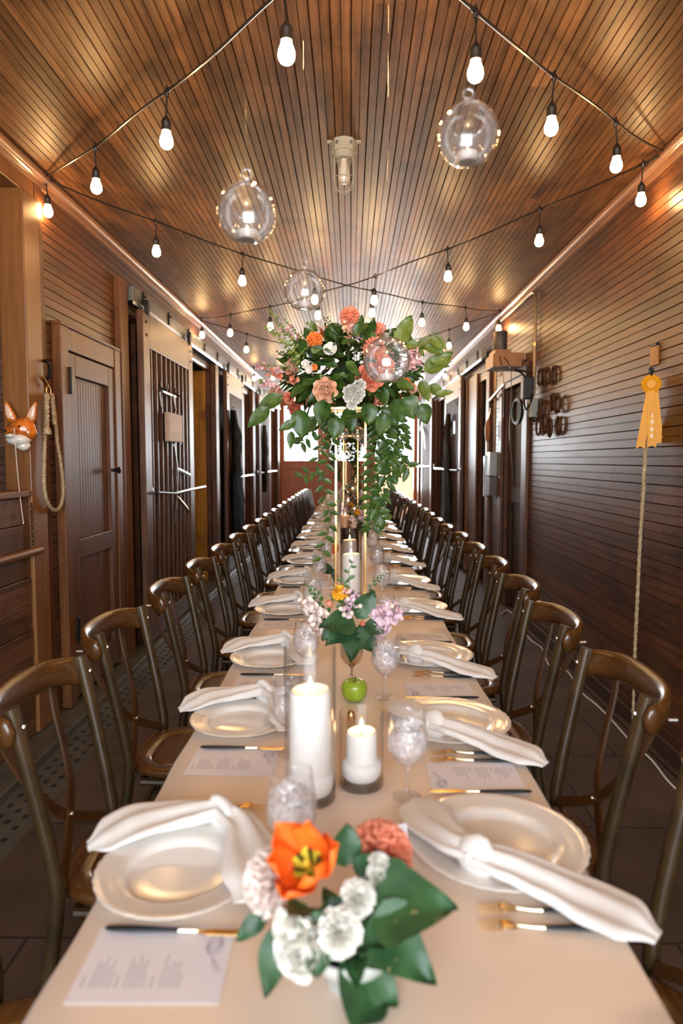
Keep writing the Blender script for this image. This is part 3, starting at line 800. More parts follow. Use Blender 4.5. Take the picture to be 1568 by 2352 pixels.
def make_menu():
    t = empty('menu_card'); m = MB(); m.box(-.110, .110, -.081, .081, .0005, .0013); m.build('card', M['paper'], t, smooth=0)
    m = MB(); rr = random.Random(3)
    for bx in (-.075, -.025, .027):
        nl = 6
        for j in range(nl):
            x = bx + j * .0058 - .012; ln = (.055, .045, .06, .04, .05, .028)[j] * rr.uniform(.85, 1.1); y = -.052
            yy = y
            while yy < y + ln:
                wl = rr.uniform(.004, .011); m.box(x, x + .0018, yy, yy + wl, .0013, .0016); yy += wl + .0022
        x = bx - .024; m.box(x, x + .0022, -.052, -.03, .0013, .0016)
    m.build('printed_lines', M['ink'], t, smooth=0)
    m = MB()
    for k in range(5):
        a = k * .5; pts = [(.083 + .013 * math.cos(th) * (1 - .12 * k), .035 + .022 * math.sin(th + .2 * k) * (1 - .16 * k), .0016) for th in [i * 2 * PI / 14 for i in range(14)]]
        m.tube(pts, .0005, 4, closed=True)
    for k in range(3): m.tube([(.083, .01, .0016), (.088 + .006 * k, -.008 - k * .004, .0016), (.093 + .006 * k, -.022, .0016)], .0005, 4)
    m.build('line_drawing', M['ink'], t, smooth=0)
    return t
menu = make_menu()
def handle(mb, x0, x1):
    P = [(x0 + (x1 - x0) * u, 0, .0065) for u in (0, .04, .15, .4, .7, .92, 1)]
    mb.tube(P, [(.001, .001), (.0042, .0032), (.0062, .004), (.0068, .0042), (.0052, .0038), (.0042, .0034), (.004, .003)], 10, up=(0, 0, 1))
def make_knife():
    t = empty('table_knife'); m = MB(); handle(m, -.118, .004); m.build('handle', M['handle'], t)
    m = MB(); m.tube([(.004, 0, .0065), (.02, 0, .006), (.035, 0, .006)], [(.004, .003), (.0028, .0028), (.003, .003)], 8, up=(0, 0, 1))
    m.build('neck', M['palegold'], t)
    m = MB(); pts = [(.033, -.004), (.05, -.0085), (.09, -.0095), (.112, -.006), (.12, .002), (.112, .006), (.06, .0055), (.033, .003)]
    m.prism([(x, y, .0052) for x, y in pts], (0, 0, .0012)); m.build('blade', M['gold'], t, smooth=0, bevel=.0004)
    return t
def make_fork():
    t = empty('table_fork'); m = MB(); handle(m, -.105, .0); m.build('handle', M['handle'], t)
    m = MB(); m.tube([(0, 0, .0065), (.02, 0, .007), (.045, 0, .011)], [(.004, .003), (.0026, .0026), (.0032, .0022)], 8, up=(0, 0, 1)); m.build('neck', M['palegold'], t)
    m = MB()
    def hz(x): return .011 + .002 * math.sin((x - .045) / .06 * PI) - max(0, x - .062) * .12
    xs = [.043, .05, .058, .066, .072]; ws = [.003, .0085, .0115, .012, .0118]
    vs = []
    for x, w_ in zip(xs, ws):
        for k in range(7):
            y = -w_ + 2 * w_ * k / 6; vs.append((x, y, hz(x) - .0035 + .0035 * (y / .012) ** 2 * 1.0))
    m.add(vs, [(i * 7 + k, i * 7 + k + 1, (i + 1) * 7 + k + 1, (i + 1) * 7 + k) for i in range(4) for k in range(6)])
    m.build('head', M['gold'], t, solid=.0014)
    for k in range(4):
        y = -.0102 + k * .0068
        m = MB(); m.tube([(.071, y, hz(.071) - .0025), (.09, y, hz(.09) - .001), (.108, y * .96, hz(.108) + .002)], [(.0017, .001), (.0015, .001), (.0005, .0005)], 6, up=(0, 0, 1)); m.build('tine', M['gold'], t)
    return t
knife, fork = make_knife(), make_fork()
def make_goblet():
    t = empty('water_goblet')
    sil = [(.0335, .002), (.0335, .004), (.02, .007), (.008, .011), (.0048, .018), (.0042, .04), (.0055, .062), (.009, .070), (.020, .080), (.036, .098), (.0455, .115), (.0475, .126), (.046, .145), (.0425, .17), (.0395, .192), (.0385, .205)]
    m = MB(); m.lathe([(0, 0), (.0335, 0)] + sil[:8] + [(0, .0705)], seg=32); m.build('stem_and_foot', M['ripple'], t, smooth=60)
    m = MB(); m.open_lathe([(.001, .0705)] + sil[7:] + [(.0375, .2045)], seg=36)
    m.build('bowl', M['ripple'], t, smooth=60)
    m = MB(); rr = random.Random(5)
    def wob(i, th, r, z): return r * (1 + .04 * math.sin(3 * th + i)), z + (.004 * math.sin(2 * th + i) if i > 4 else 0)
    m.lathe([(.001, .073), (.018, .0805), (.034, .099), (.0435, .116), (.0445, .126), (.043, .145), (.040, .163), (.0, .166)], seg=24, wob=wob); m.build('iced_water', M['ice'], t, smooth=60)
    for k in range(4):
        a = k * 1.7; m = MB(); q = .011
        m.box(-q, q, -q, q, -q, q); m.xf(Matrix.Translation((.017 * math.cos(a), .017 * math.sin(a), .162 + .004 * k)) @ Euler((a, k * .8, a * 2)).to_matrix().to_4x4())
        m.build('ice_cube', M['ice'], t, smooth=0, bevel=.003)
    return t
goblet = make_goblet()

PL = [(-.317, 1.204), (-.317, 1.94), (-.311, 2.562), (-.335, 3.407), (-.338, 4.24)]
PR = [(.291, 1.31), (.286, 1.935), (.30, 2.611), (.325, 3.489), (.33, 4.249)]
for k in range(5, len(CH_L)): PL.append((-.325 + R.uniform(-.01, .01), CH_L[k][0] - .2 + R.uniform(-.04, .04)))
for k in range(5, len(CH_R)): PR.append((.325 + R.uniform(-.01, .01), CH_R[k][0] - .26 + R.uniform(-.04, .04)))
used = {}
def put(proto, loc, rz, label, cat, group):
    if proto.name not in used: used[proto.name] = 1; o = proto
    else: o = copy_tree(proto)
    o.location = loc; o.rotation_euler = (0, 0, rz); tag(o, label, cat, group); return o
for side, lst in (('left', PL), ('right', PR)):
    sg = 1 if side == 'left' else -1; rz0 = 0 if side == 'left' else PI
    for k, (x, y) in enumerate(lst):
        wh = '%s %s place from the camera' % (ORD[k], side); jt = lambda a: R.uniform(-a, a)
        def P(dx, dy): return (x + sg * dx, y + sg * dy, TZ + .001)
        put(plateS if side == 'left' else plateB, (x, y, TZ + .001), jt(.5), 'white beaded plate at the ' + wh, 'plate', 'white beaded dinner plates')
        o = put(napA if side == 'left' else napB, P(0 + jt(.006), 0), rz0 + jt(.05) * (k > 1), 'knotted white linen napkin draped over the plate, ' + wh, 'napkin', 'knotted linen napkins')
        dm = (-.215 if side == 'left' else -.27) + (.02 if k else 0)
        if side == 'left': mx = .02; dmy = -.215 if k == 0 else -.245
        else: mx = -.01; dmy = -.30
        put(menu, P(mx, dmy), rz0 + jt(.04), 'white printed menu card with a small drawing, ' + wh, 'menu', 'printed menu cards')
        o = put(knife, P(.035 if side == 'left' else -.01, dmy + (.062 if side == 'left' else .085)), rz0 + jt(.03), 'black handled gold knife lying by the menu, ' + wh, 'knife', 'black and gold table knives')
        o.location.z = TZ + .0025
        for j, dy in enumerate((.20, .243)):
            if side == 'left': fx = .015 + .012 * j
            else: fx = -.035 + .008 * j
            o = put(fork, P(fx, dy), rz0 + jt(.03), 'black handled gold fork, %s of the pair, %s' % (('inner', 'outer')[j], wh), 'fork', 'black and gold table forks')
            o.location.z = TZ + .001
        if side == 'left' and k == 0: gx, gy = .21, .0
        else: gx, gy = .155, -.20
        if side == 'right' and k == 0: gx, gy = .161, -.20
        if side == 'right' and k == 1: gx, gy = .172, -.232
        if abs(x + sg * gx) < .10: gx = (.105 - abs(x)) * -1
        o = put(goblet, (x + sg * gx, y + sg * gy, TZ + .001), jt(2), 'stemmed goblet of iced water, ' + wh, 'glass', 'iced water goblets')

# ================================================================== CANDLES IN GLASS CYLINDERS
def flame_part(parent, x, y, z, s=1.0):
    s *= .8
    m = MB(); m.lathe([(0, -.004 * s), (.0035 * s, 0), (.0058 * s, .007 * s), (.0052 * s, .014 * s), (.003 * s, .022 * s), (.0008 * s, .031 * s), (0, .034 * s)], (x, y, z), 10); m.build('flame', M['flame'], parent)
def glass_cylinder(x, y, r, h, label, group='glass candle cylinders on the table'):
    t = empty('glass_cylinder_vase', (x, y, TZ + .001)); ri = r - .0028
    m = MB(); m.open_lathe([(r, .002), (r, h - .002), (r - .0012, h), (ri, h - .002), (ri, .014)], seg=48); m.build('wall', M['glass'], t, smooth=60)
    m = MB(); m.lathe([(0, 0), (r - .002, 0), (r, .003), (r, .015), (r - .004, .017), (0, .017)], seg=40); m.build('base', M['thick'], t, smooth=40)
    tag(t, label, 'vase', group); return t
def candle(x, y, r, h, label, mat='wax', z0=.018, pool=0, lit=True, group='pillar candles', sub=1.0):
    t = empty('pillar_candle', (x, y, TZ + z0 + .001)); m = MB()
    def wob(i, th, rr_, z): return rr_ * (1 + .012 * math.sin(th * 2 + i)), z + (.002 * math.sin(th + 1) if z > h * .8 else 0)
    prof = [(0, 0), (r * .97, 0), (r, .004), (r, h * .5), (r * .99, h - .01), (r * .965, h - .002), (r * .88, h), (r * .72, h - .007), (r * .3, h - .011), (0, h - .011)]
    m.lathe(prof, seg=36, wob=wob); m.build('wax', M[mat], t, smooth=60)
    if pool:
        m = MB(); m.lathe([(0, 0), (pool * .8, 0), (pool * .93, .008), (pool, .022), (pool, .034), (pool * .9, .042), (r * 1.0, .044)], seg=36); m.build('wax_skirt', M[mat], t, smooth=60)
    m = MB(); m.tube([(0, 0, h - .012), (.0005, 0, h - .002), (.001, .0008, h + .004)], .0011, 6); m.build('wick', M['wick'], t)
    if lit: flame_part(t, 0, 0, h + .003, sub)
    tag(t, label, 'candle', group); return t
glass_cylinder(-.091, 1.505, .058, .352, 'tall clear glass cylinder around the tall white candle nearest the camera')
candle(-.091, 1.505, .0475, .235, 'tall white lit pillar candle in the nearest tall glass cylinder', pool=.054)
glass_cylinder(.026, 1.572, .053, .178, 'short clear glass cylinder between the nearest tall candle and a goblet')
candle(.026, 1.572, .037, .112, 'short white lit pillar candle with a wide wax skirt', pool=.049)
glass_cylinder(.003, 3.55, .058, .42, 'tall clear glass cylinder standing between the gold stand legs')
candle(.003, 3.55, .048, .262, 'tall white lit candle in front of the gold stand')
glass_cylinder(-.005, 4.12, .056, .36, 'clear glass cylinder just behind the nearest gold stand')
candle(-.005, 4.12, .044, .27, 'white lit candle just behind the nearest gold stand')
k = 0
for y, x, h, hc, mt in ((5.3, .03, .30, .17, 'wax'), (6.3, -.05, .36, .24, 'peachwax'), (7.35, .04, .36, .22, 'wax'), (8.6, -.03, .36, .24, 'wax'), (9.6, .05, .25, .14, 'wax'), (10.6, -.05, .36, .24, 'wax'), (12.6, .04, .36, .22, 'wax'), (13.8, -.04, .3, .17, 'wax')):
    w_ = '%s beyond the nearest gold stand' % ('first', 'second', 'third', 'fourth', 'fifth', 'sixth', 'seventh', 'eighth')[k]
    glass_cylinder(x, y, .055, h, 'clear glass cylinder in the table middle, %s' % w_); candle(x, y, .042, hc, '%s lit pillar candle, %s' % ('peach' if mt != 'wax' else 'white', w_), mt); k += 1
m = MB(); m.lathe([(.0, .030), (.008, .031), (.018, .038), (.031, .037), (.040, .026), (.0425, .010), (.039, -.009), (.030, -.0225), (.018, -.0275), (.006, -.025), (0, -.023)][::-1], (0, 0, .0285), 28,
               wob=lambda i, th, r, z: (r * (1 + .03 * math.cos(5 * th) * (z < 0)), z + .001 * math.cos(5 * th)))
t = tag(empty('green_apple', (.012, 2.14, TZ + .001)), 'green apple standing behind the short candle cylinder', 'apple'); m.build('apple_body', M['apple'], t, smooth=80)
m = MB(); m.tube([(0, 0, .056), (.001, 0, .068), (.004, 0, .079)], .0014, 6); m.build('stem', M['wick'], t)
t = tag(empty('salt_shaker', (.002, 1.92, TZ + .001)), 'small domed gold shaker in front of the green apple', 'shaker')
m = MB(); m.lathe([(0, 0), (.011, 0), (.012, .004), (.0118, .022)], seg=20); m.build('body', M['silver'], t)
m = MB(); m.lathe([(.0, .022), (.0125, .022), (.012, .034), (.009, .045), (.004, .051), (0, .052)], seg=20); m.build('cap', M['gold'], t)
t = tag(empty('place_card', (.088, 1.30, TZ + .001), .3), 'small white folded tent card beside the nearest right plate', 'place card')
m = MB()
m.prism([(-.025, -.018, 0), (-.025, 0, .05), (-.025, .018, 0), (-.025, .0165, 0), (-.025, 0, .048), (-.025, -.0165, 0)], (.05, 0, 0)); m.build('card', M['paper'], t, smooth=0)

# ================================================================== FLOWERS
def frame(n, roll=0):
    n = V3(n).normalized(); a = V3((0, 0, 1)) if abs(n.z) < .9 else V3((1, 0, 0)); u = n.cross(a).normalized(); v = n.cross(u)
    c, s_ = math.cos(roll), math.sin(roll); return n, u * c + v * s_, v * c - u * s_
def petal(mb, c, n, u, v, Ln, W, a0, a1, cup=.3, nu=4, nv=4, tip=1.0, ruff=0, base=.25):
    """petal leaves c at angle a0 from axis n towards u and bends to a1"""
    vs = []; p = V3(c); prev = p
    pts = [p.copy()]
    for i in range(nu):
        a = a0 + (a1 - a0) * (i + .5) / nu; p = p + (n * math.cos(a) + u * math.sin(a)) * (Ln / nu); pts.append(p.copy())
    for i in range(nu + 1):
        s_ = i / nu; a = a0 + (a1 - a0) * s_; nn = (u * math.cos(a) - n * math.sin(a))
        w_ = W * (base + (1 - base) * math.sin(min(1, s_ * 1.25) * PI / 2)) * (1 - tip * max(0, s_ - .62) ** 2 * 4.5)
        for j in range(nv + 1):
            t_ = j / nv * 2 - 1
            vs.append(pts[i] + v * (t_ * w_ / 2) - nn * (cup * W * (t_ * t_ - .3) * (.4 + .6 * s_)) + nn * (ruff * W * math.sin(t_ * 7 + i) * s_))
    mb.add(vs, [(i * (nv + 1) + j, (i + 1) * (nv + 1) + j, (i + 1) * (nv + 1) + j + 1, i * (nv + 1) + j + 1) for i in range(nu) for j in range(nv)])
def rose(mb, c, n, r, rr):
    c = V3(c); n, u, v = frame(n)
    for ring, (k, sc, a0, a1, w_) in enumerate(((3, .62, .30, -.45, .62), (4, .78, .55, -.20, .80), (5, .92, .80, .10, .95), (6, 1.05, 1.05, .45, 1.05), (7, 1.14, 1.30, .95, 1.1))):
        for i in range(k):
            a = 2 * PI * i / k + ring * .7 + rr.uniform(-.12, .12); uu = u * math.cos(a) + v * math.sin(a); vv = n.cross(uu)
            petal(mb, c - n * r * (.55 + .05 * ring) + uu * r * .03 * ring, n, uu, vv, r * sc * 1.12, r * w_ * 1.15, a0, a1 + rr.uniform(-.1, .1), .30, 5, 5, .55, .02, .5)
def pompom(mb, c, n, r, rr, k=70, maxa=1.9, w_=.30):
    c = V3(c); n, u, v = frame(n); mb.ball(c, r * .55, 10, 8)
    for i in range(k):
        f = (i + .5) / k; th = maxa * math.sqrt(f); ph = i * 2.39996
        d = n * math.cos(th) + (u * math.cos(ph) + v * math.sin(ph)) * math.sin(th)
        q = n * -math.sin(th) + (u * math.cos(ph) + v * math.sin(ph)) * math.cos(th)
        petal(mb, c + d * r * .30, d, q, d.cross(q).normalized(), r * (.62 + .12 * rr.random()), r * w_ * 1.25, .1 - .3 * (1 - f), .55, .30, 3, 2, .6, .05, .4)
def carnation(mb, c, n, r, rr, k=34):
    c = V3(c); n, u, v = frame(n)
    for i in range(k):
        f = (i + .5) / k; a = i * 2.39996; uu = u * math.cos(a) + v * math.sin(a)
        petal(mb, c - n * r * .5, n, uu, n.cross(uu), r * (1.15 - .1 * f), r * .62, .05 + .9 * f, .2 + 1.5 * f, .1, 4, 5, .3, .16, .2)
def openflower(mb, c, n, r, rr, k=6):
    c = V3(c); n, u, v = frame(n, rr.random() * 6)
    for ring in range(2):
        for i in range(k - ring):
            a = 2 * PI * i / (k - ring) + ring * .5; uu = u * math.cos(a) + v * math.sin(a)
            petal(mb, c, n, uu, n.cross(uu), r * (1 - .25 * ring), r * .95, .5 - .2 * ring, 1.35 - .3 * ring, .12, 4, 5, .4, .07, .3)
def tulip(t, c, n, r, name='open_tulip'):
    n, u, v = frame(n, .4); c = V3(c); m = MB()
    for i in range(6):
        a = 2 * PI * i / 6; uu = u * math.cos(a) + v * math.sin(a)
        petal(m, c - n * r * .5, n, uu, n.cross(uu), r * 1.75, r * 1.12, .95 if i % 2 else .85, .05 + .25 * (i % 2), .22, 7, 6, 1.15, .02, .4)
    o = m.build(name, M['p_tulip'], t, smooth=80, solid=.0006)
    m = MB()
    for i in range(6):
        a = 2 * PI * (i + .5) / 6; uu = u * math.cos(a) + v * math.sin(a)
        petal(m, c - n * r * .44, n, uu, n.cross(uu), r * .62, r * .5, .95, .6, .2, 4, 4, .9)
    m.tube([c - n * r * .45, c + n * r * .15], [r * .12, r * .08], 8); m.build('yellow_throat', M['p_throat'], o, smooth=80)
    m = MB()
    for i in range(6):
        a = 2 * PI * i / 6 + .2; uu = u * math.cos(a) + v * math.sin(a)
        m.tube([c - n * r * .42 + uu * r * .1, c - n * r * .05 + uu * r * .30, c + n * r * .12 + uu * r * .34], [r * .02, r * .06, r * .05], 6)
    m.build('stamens', M['stamen'], o)
def closed_tulip(mb, c, n, r):
    n, u, v = frame(n); c = V3(c)
    for i in range(6):
        a = 2 * PI * i / 6; uu = u * math.cos(a) + v * math.sin(a)
        petal(mb, c - n * r, n, uu, n.cross(uu), r * 2.3, r * 1.25, .9, -.45, .25, 7, 4, .9, 0, .5)
def florets(mb, path, r, k, rr, fr=.013):
    """flower spike: little ruffled four petal florets round a stem"""
    P = cat_rom(path, 6)
    for i in range(k):
        q = P[min(len(P) - 1, int(i / k * len(P)))]; d = V3((rr.uniform(-1, 1), rr.uniform(-1, .5), rr.uniform(-1, 1))).normalized(); s_ = fr * rr.uniform(.7, 1.15)
        c = q + d * r * rr.uniform(.5, 1); n, u, v = frame(d, rr.random() * 6)
        for j in range(5):
            a = 2 * PI * j / 5; uu = u * math.cos(a) + v * math.sin(a)
            petal(mb, c, n, uu, n.cross(uu), s_, s_ * .95, .6, 1.4, .15, 2, 3, .3, .1, .4)
def leaf(mb, b, d, nrm, Ln, W, droop=.4, fold=.25, shape='oval', nu=6):
    b = V3(b); d = V3(d).normalized(); nrm = V3(nrm); sd = d.cross(nrm)
    if sd.length < 1e-4: sd = d.cross(V3((1, .3, .2)))
    sd.normalize(); up = sd.cross(d).normalized(); vs = []
    for i in range(nu + 1):
        s_ = i / nu
        if shape == 'ivy': w_ = W * (.30 + .9 * math.sin(PI * min(1, s_ * 1.6 + .12)) ** .8 if s_ < .5 else (1.02 if i == nu // 2 + 0 else 1) * (1 - (s_ - .45) / .55) ** .9 * .9 + .02)
        elif shape == 'lance': w_ = W * math.sin(PI * (s_ ** .8)) ** .9 + .0004
        else: w_ = W * math.sin(PI * (s_ ** .72)) ** .75 + .0004
        c = b + d * (Ln * s_ * (1 - .18 * droop * s_)) - V3((0, 0, 1)) * (droop * Ln * .35 * s_ * s_)
        for j, t_ in enumerate((-1, -.5, 0, .5, 1)):
            vs.append(c + sd * (t_ * w_ / 2) + up * (fold * W * (abs(t_) - .15) * .5 + .02 * Ln * math.sin(s_ * 9 + j)))
    mb.add(vs, [(i * 5 + j, (i + 1) * 5 + j, (i + 1) * 5 + j + 1, i * 5 + j + 1) for i in range(nu) for j in range(4)])
def sprig(mb, path, k, Ln, W, rr, sr=.0014, fade=True):
    P = cat_rom(path, 6); mb.tube(P, sr, 5)
    for i in range(k):
        f = (i + .5) / k; q = P[min(len(P) - 2, int(f * (len(P) - 1)))]; tg = (P[min(len(P) - 1, int(f * (len(P) - 1)) + 1)] - q).normalized()
        s_ = 1 if i % 2 else -1; sd = tg.cross(V3((rr.uniform(-.3, .3), -1, rr.uniform(-.3, .3)))).normalized(); sc = (1 - .55 * f) if fade else 1
        leaf(mb, q, (sd * s_ + tg * .5 + V3((0, rr.uniform(-.4, .4), 0))), V3((rr.uniform(-.4, .4), -1, .5)), Ln * sc * rr.uniform(.8, 1.15), W * sc, .2, .2, 'oval', 4)
GST = 3.80   # depth of the nearest gold stand
def stand(y, label):
    t = empty('gold_flower_stand', (0, y, TZ + .001)); h = 1.05; a = .0815
    for sx in (-1, 1):
        for sy in (-1, 1):
            m = MB(); m.box(sx * a - .0055, sx * a + .0055, sy * a - .0055, sy * a + .0055, .01, h - .01); m.build('leg', M['gold'], t, smooth=0, bevel=.001)
    for nm, z, e in (('base_ring', 0, .0), ('top_ring', h - .01, .03)):
        m = MB(); b = a + e; q = .0065
        m.box(-b - q, b + q, -b - q, -b + q, z, z + .012); m.box(-b - q, b + q, b - q, b + q, z, z + .012); m.box(-b - q, -b + q, -b + q, b - q, z, z + .012); m.box(b - q, b + q, -b + q, b - q, z, z + .012)
        m.build(nm, M['gold'], t, smooth=0, bevel=.001)
    m = MB(); m.box(-a - .036, a + .036, -a - .036, a + .036, h + .002, h + .006); m.build('top_plate', M['glass'], t, smooth=0)
    tag(t, label, 'flower stand', 'tall gold flower stands'); return t
def tall_arrangement(y, label):
    rr = random.Random(11); t = empty('tall_flower_arrangement', (.0, y, TZ + 1.062))
    ox, oy, oz = 0, y, TZ + 1.062
    def pt(px, py, dy=0): q = at_y(px, py, GST + dy); return V3((q.x, dy, q.z - oz))
    cz = .20
    m = MB(); m.ball((0, 0, .13), .13, 16, 10, (1, 1, .9)); m.build('shaded_foam_ball', M['foam'], t)
    def out(p): return (V3(p) - V3((0, .05, .05))).normalized()
    # foliage, bulk
    m = MB()
    for i in range(430):
        a = rr.uniform(0, 2 * PI); b = rr.uniform(-.75, 1.35)
        d = V3((math.cos(a) * math.cos(b), math.sin(a) * math.cos(b), math.sin(b)))
        rad = rr.uniform(.35, 1.0) ** .6
        c = V3((d.x * .36 * rad, d.y * .34 * rad, cz + d.z * (.22 if d.z > 0 else .20) * rad - .02))
        leaf(m, c, d + V3((rr.uniform(-.7, .7), rr.uniform(-.7, .7), rr.uniform(-.7, .5))), d + V3((0, -.3, .5)), rr.uniform(.07, .13), rr.uniform(.032, .068), rr.uniform(.1, .8), .25)
    m.build('dark_foliage', M['leaf'], t, smooth=80)
    m = MB()   # big show leaves low in front
    for px, py, dx, dz, Ln, W in ((690, 935, -.1, -1, .15, .10), (742, 925, .1, -.9, .14, .10), (800, 940, 0, -1, .13, .085), (850, 930, .1, -1, .13, .09), (905, 910, .3, -1, .13, .1), (655, 915, -1, -.45, .17, .085), (625, 945, -.75, -.7, .15, .075),
                              (925, 915, .5, -.9, .12, .1), (885, 950, -.2, -.9, .14, .08), (870, 940, .6, -.6, .12, .08), (770, 960, -.2, -1, .13, .09), (720, 960, -.4, -.8, .12, .07), (835, 965, -.6, -.3, .13, .085), (965, 930, .3, -1, .11, .085), (905, 880, .8, -.3, .11, .08), (680, 975, -.8, -.5, .10, .05), (665, 985, -.3, -1, .09, .045)):
        leaf(m, pt(px + rr.uniform(-8, 8), py + rr.uniform(-14, 10), -.30 + rr.uniform(-.06, .06)), (dx + rr.uniform(-.25, .25), rr.uniform(-.4, .3), dz + rr.uniform(-.1, .3)), (dx * .2 + rr.uniform(-.5, .5), -1, .35 + rr.uniform(-.3, .4)), Ln * rr.uniform(.85, 1.1), W, rr.uniform(.0, .4), .25, 'oval', 8)
    m.build('broad_leaves', M['leaf'], t, smooth=80)
    m = MB()   # light olive leaves to the right
    for px, py, dx, dz, Ln, W in ((915, 790, .45, 1, .17, .10), (940, 800, -.5, .9, .12, .08), (935, 785, .7, -.6, .12, .07), (955, 790, 1, -.1, .13, .07), (975, 795, .9, -.35, .11, .06), (985, 775, .8, -.7, .10, .05), (1000, 770, .7, -.9, .10, .04), (975, 855, .9, .65, .19, .10), (985, 825, .8, -.3, .12, .06),
                              (965, 875, .4, -1, .12, .075), (985, 885, .8, -.6, .11, .07), (1000, 905, .8, .1, .10, .04), (945, 905, .1, -1, .12, .07), (720, 765, -.1, 1, .07, .05)):
        leaf(m, pt(px, py, rr.uniform(-.15, .05)), (dx, -.1, dz), (-dz * .3, -1, .3), Ln, W, .1, .22, 'oval', 8)
    m.build('light_leaves', M['leaf2'], t, smooth=80)
    for nm, path, k, Ln, W, mt in (
        ('leafy_sprig', [(700, 820), (665, 775), (635, 735), (618, 712)], 26, .030, .019, 'leaf2'), ('leafy_sprig', [(690, 830), (655, 790), (625, 760), (603, 750)], 26, .032, .020, 'leaf2'),
        ('leafy_sprig', [(705, 800), (680, 765), (650, 730)], 16, .025, .016, 'leaf2'), ('leafy_sprig', [(690, 835), (660, 815), (632, 808)], 14, .03, .018, 'leaf'),
        ('leafy_sprig', [(690, 845), (640, 840), (605, 838), (590, 835)], 14, .03, .012, 'sprig'), ('leafy_sprig', [(950, 800), (985, 770), (1005, 760)], 12, .02, .01, 'leaf2'),
        ('leafy_sprig', [(975, 850), (1015, 838), (1045, 828)], 14, .018, .01, 'leaf2'), ('leafy_sprig', [(780, 800), (770, 755), (752, 732), (730, 724)], 8, .03, .014, 'leaf'),
        ('amaranth_spike', [(735, 865), (755, 868), (772, 880), (782, 892)], 46, .014, .012, 'sprig'), ('amaranth_spike', [(785, 858), (800, 870), (808, 885)], 40, .014, .012, 'sprig'),
        ('amaranth_spike', [(715, 805), (740, 812), (760, 830)], 36, .015, .012, 'sprig'), ('amaranth_spike', [(600, 880), (598, 872), (610, 885), (625, 895)], 30, .015, .012, 'sprig')):
        m = MB(); n = len(path); sprig(m, [pt(a, b, -.06 - .2 * (1 - i / n)) for i, (a, b) in enumerate(path)], k, Ln, W, rr); m.build(nm, M[mt], t, smooth=80)
    # stems
    m = MB()
    for a, b in (((803, 745), (800, 840)), ((812, 770), (812, 850)), ((722, 785), (770, 870)), ((865, 760), (838, 850)), ((760, 815), (790, 880)), ((940, 790), (900, 860)), ((960, 830), (900, 870)), ((650, 850), (720, 880)), ((858, 738), (840, 800)), ((690, 760), (730, 850)), ((795, 790), (798, 850)), ((818, 800), (816, 850)), ((828, 800), (820, 850))):
        p, q = pt(*a, -.10), pt(*b, -.05); m.tube([p, (p + q) / 2 + V3((.005, 0, 0)), q], .0022, 6)
    m.build('stems', M['stem'], t)
    def bl(nm, fn, px, py, r, mt, dy=-.2, tilt=(0, 0, 0), **kw):
        c = pt(px, py, dy); m = MB(); n = (V3((c.x * .9, -.35, (c.z - cz) * 1.1 + .06)).normalized() + V3(tilt)); fn(m, c, n, r, rr, **kw); m.build(nm, M[mt], t, smooth=80)
    bl('dahlia', pompom, 803, 728, .060, 'p_coral', -.05, (0, -.5, 0), k=110, w_=.2); 
    bl('dahlia', pompom, 722, 781, .045, 'p_orange', -.15, (0, -.6, 0), k=60)
    bl('carnation', carnation, 745, 762, .035, 'p_orange', -.12); bl('carnation', carnation, 768, 778, .036, 'p_coral', -.08)
    bl('white_blossom', openflower, 760, 806, .045, 'p_white', -.26, (0, -.6, .1)); bl('freesia', openflower, 704, 838, .030, 'p_white', -.28, (0, -.5, 0)); bl('freesia', openflower, 712, 850, .026, 'p_blush', -.29, (0, -.5, 0)); bl('freesia', openflower, 722, 845, .022, 'p_orange', -.28, (.4, -.4, 0))
    bl('garden_rose', rose, 745, 897, .052, 'p_peach', -.34, (0, -.5, 0)); bl('garden_rose', rose, 667, 843, .042, 'p_peach', -.12)
    bl('carnation', carnation, 662, 915, .036, 'p_coral', -.22); bl('garden_rose', rose, 676, 943, .036, 'p_rust', -.2); bl('garden_rose', rose, 630, 905, .04, 'p_peach', -.12)
    bl('dahlia', pompom, 868, 762, .05, 'p_coral', -.1, (0, -.5, 0), k=90, w_=.24); bl('dahlia', pompom, 858, 800, .062, 'p_coral', -.22, (0, -.6, 0), k=110, w_=.24)
    bl('garden_rose', rose, 850, 866, .058, 'p_coral', -.32, (-.1, -.5, 0)); bl('garden_rose', rose, 885, 838, .045, 'p_coral', -.3)
    bl('carnation', carnation, 932, 882, .036, 'p_orange', -.25); bl('carnation', carnation, 948, 892, .03, 'p_peach', -.2); bl('garden_rose', rose, 915, 938, .034, 'p_blush', -.26, (0, 0, -.5))
    bl('carnation', carnation, 835, 775, .03, 'p_rust', -.05); bl('carnation', carnation, 850, 782, .03, 'p_orange', -.05)
    for px, py, r in ((812, 896, .030), (826, 885, .026), (802, 912, .026), (818, 914, .026), (808, 930, .022), (827, 905, .022), (798, 898, .02)): bl('small_white_rose', rose, px, py, r, 'p_white', -.36, (0, -.6, 0))
    for mt, path, r, k, fr in (('p_pink', [(655, 750), (675, 770), (695, 785)], .022, 26, .016), ('p_peach', [(790, 745), (797, 770), (795, 790)], .02, 24, .015), ('p_pink', [(812, 755), (822, 775), (825, 795)], .02, 24, .015), ('p_coral', [(615, 852), (640, 858), (665, 868), (678, 872)], .018, 34, .018), ('p_pink', [(585, 838), (600, 840)], .02, 14, .015),
                           ('p_pink', [(600, 880), (615, 882), (632, 885)], .022, 24, .015), ('p_pink', [(640, 850), (620, 855)], .018, 12, .016), ('p_pink', [(950, 805), (955, 825), (952, 845)], .026, 34, .016), ('p_pink', [(935, 830), (942, 842)], .02, 16, .015), ('p_blush', [(735, 740), (738, 758)], .014, 12, .016), ('p_pink', [(905, 820), (925, 835), (945, 850)], .02, 20, .015)):
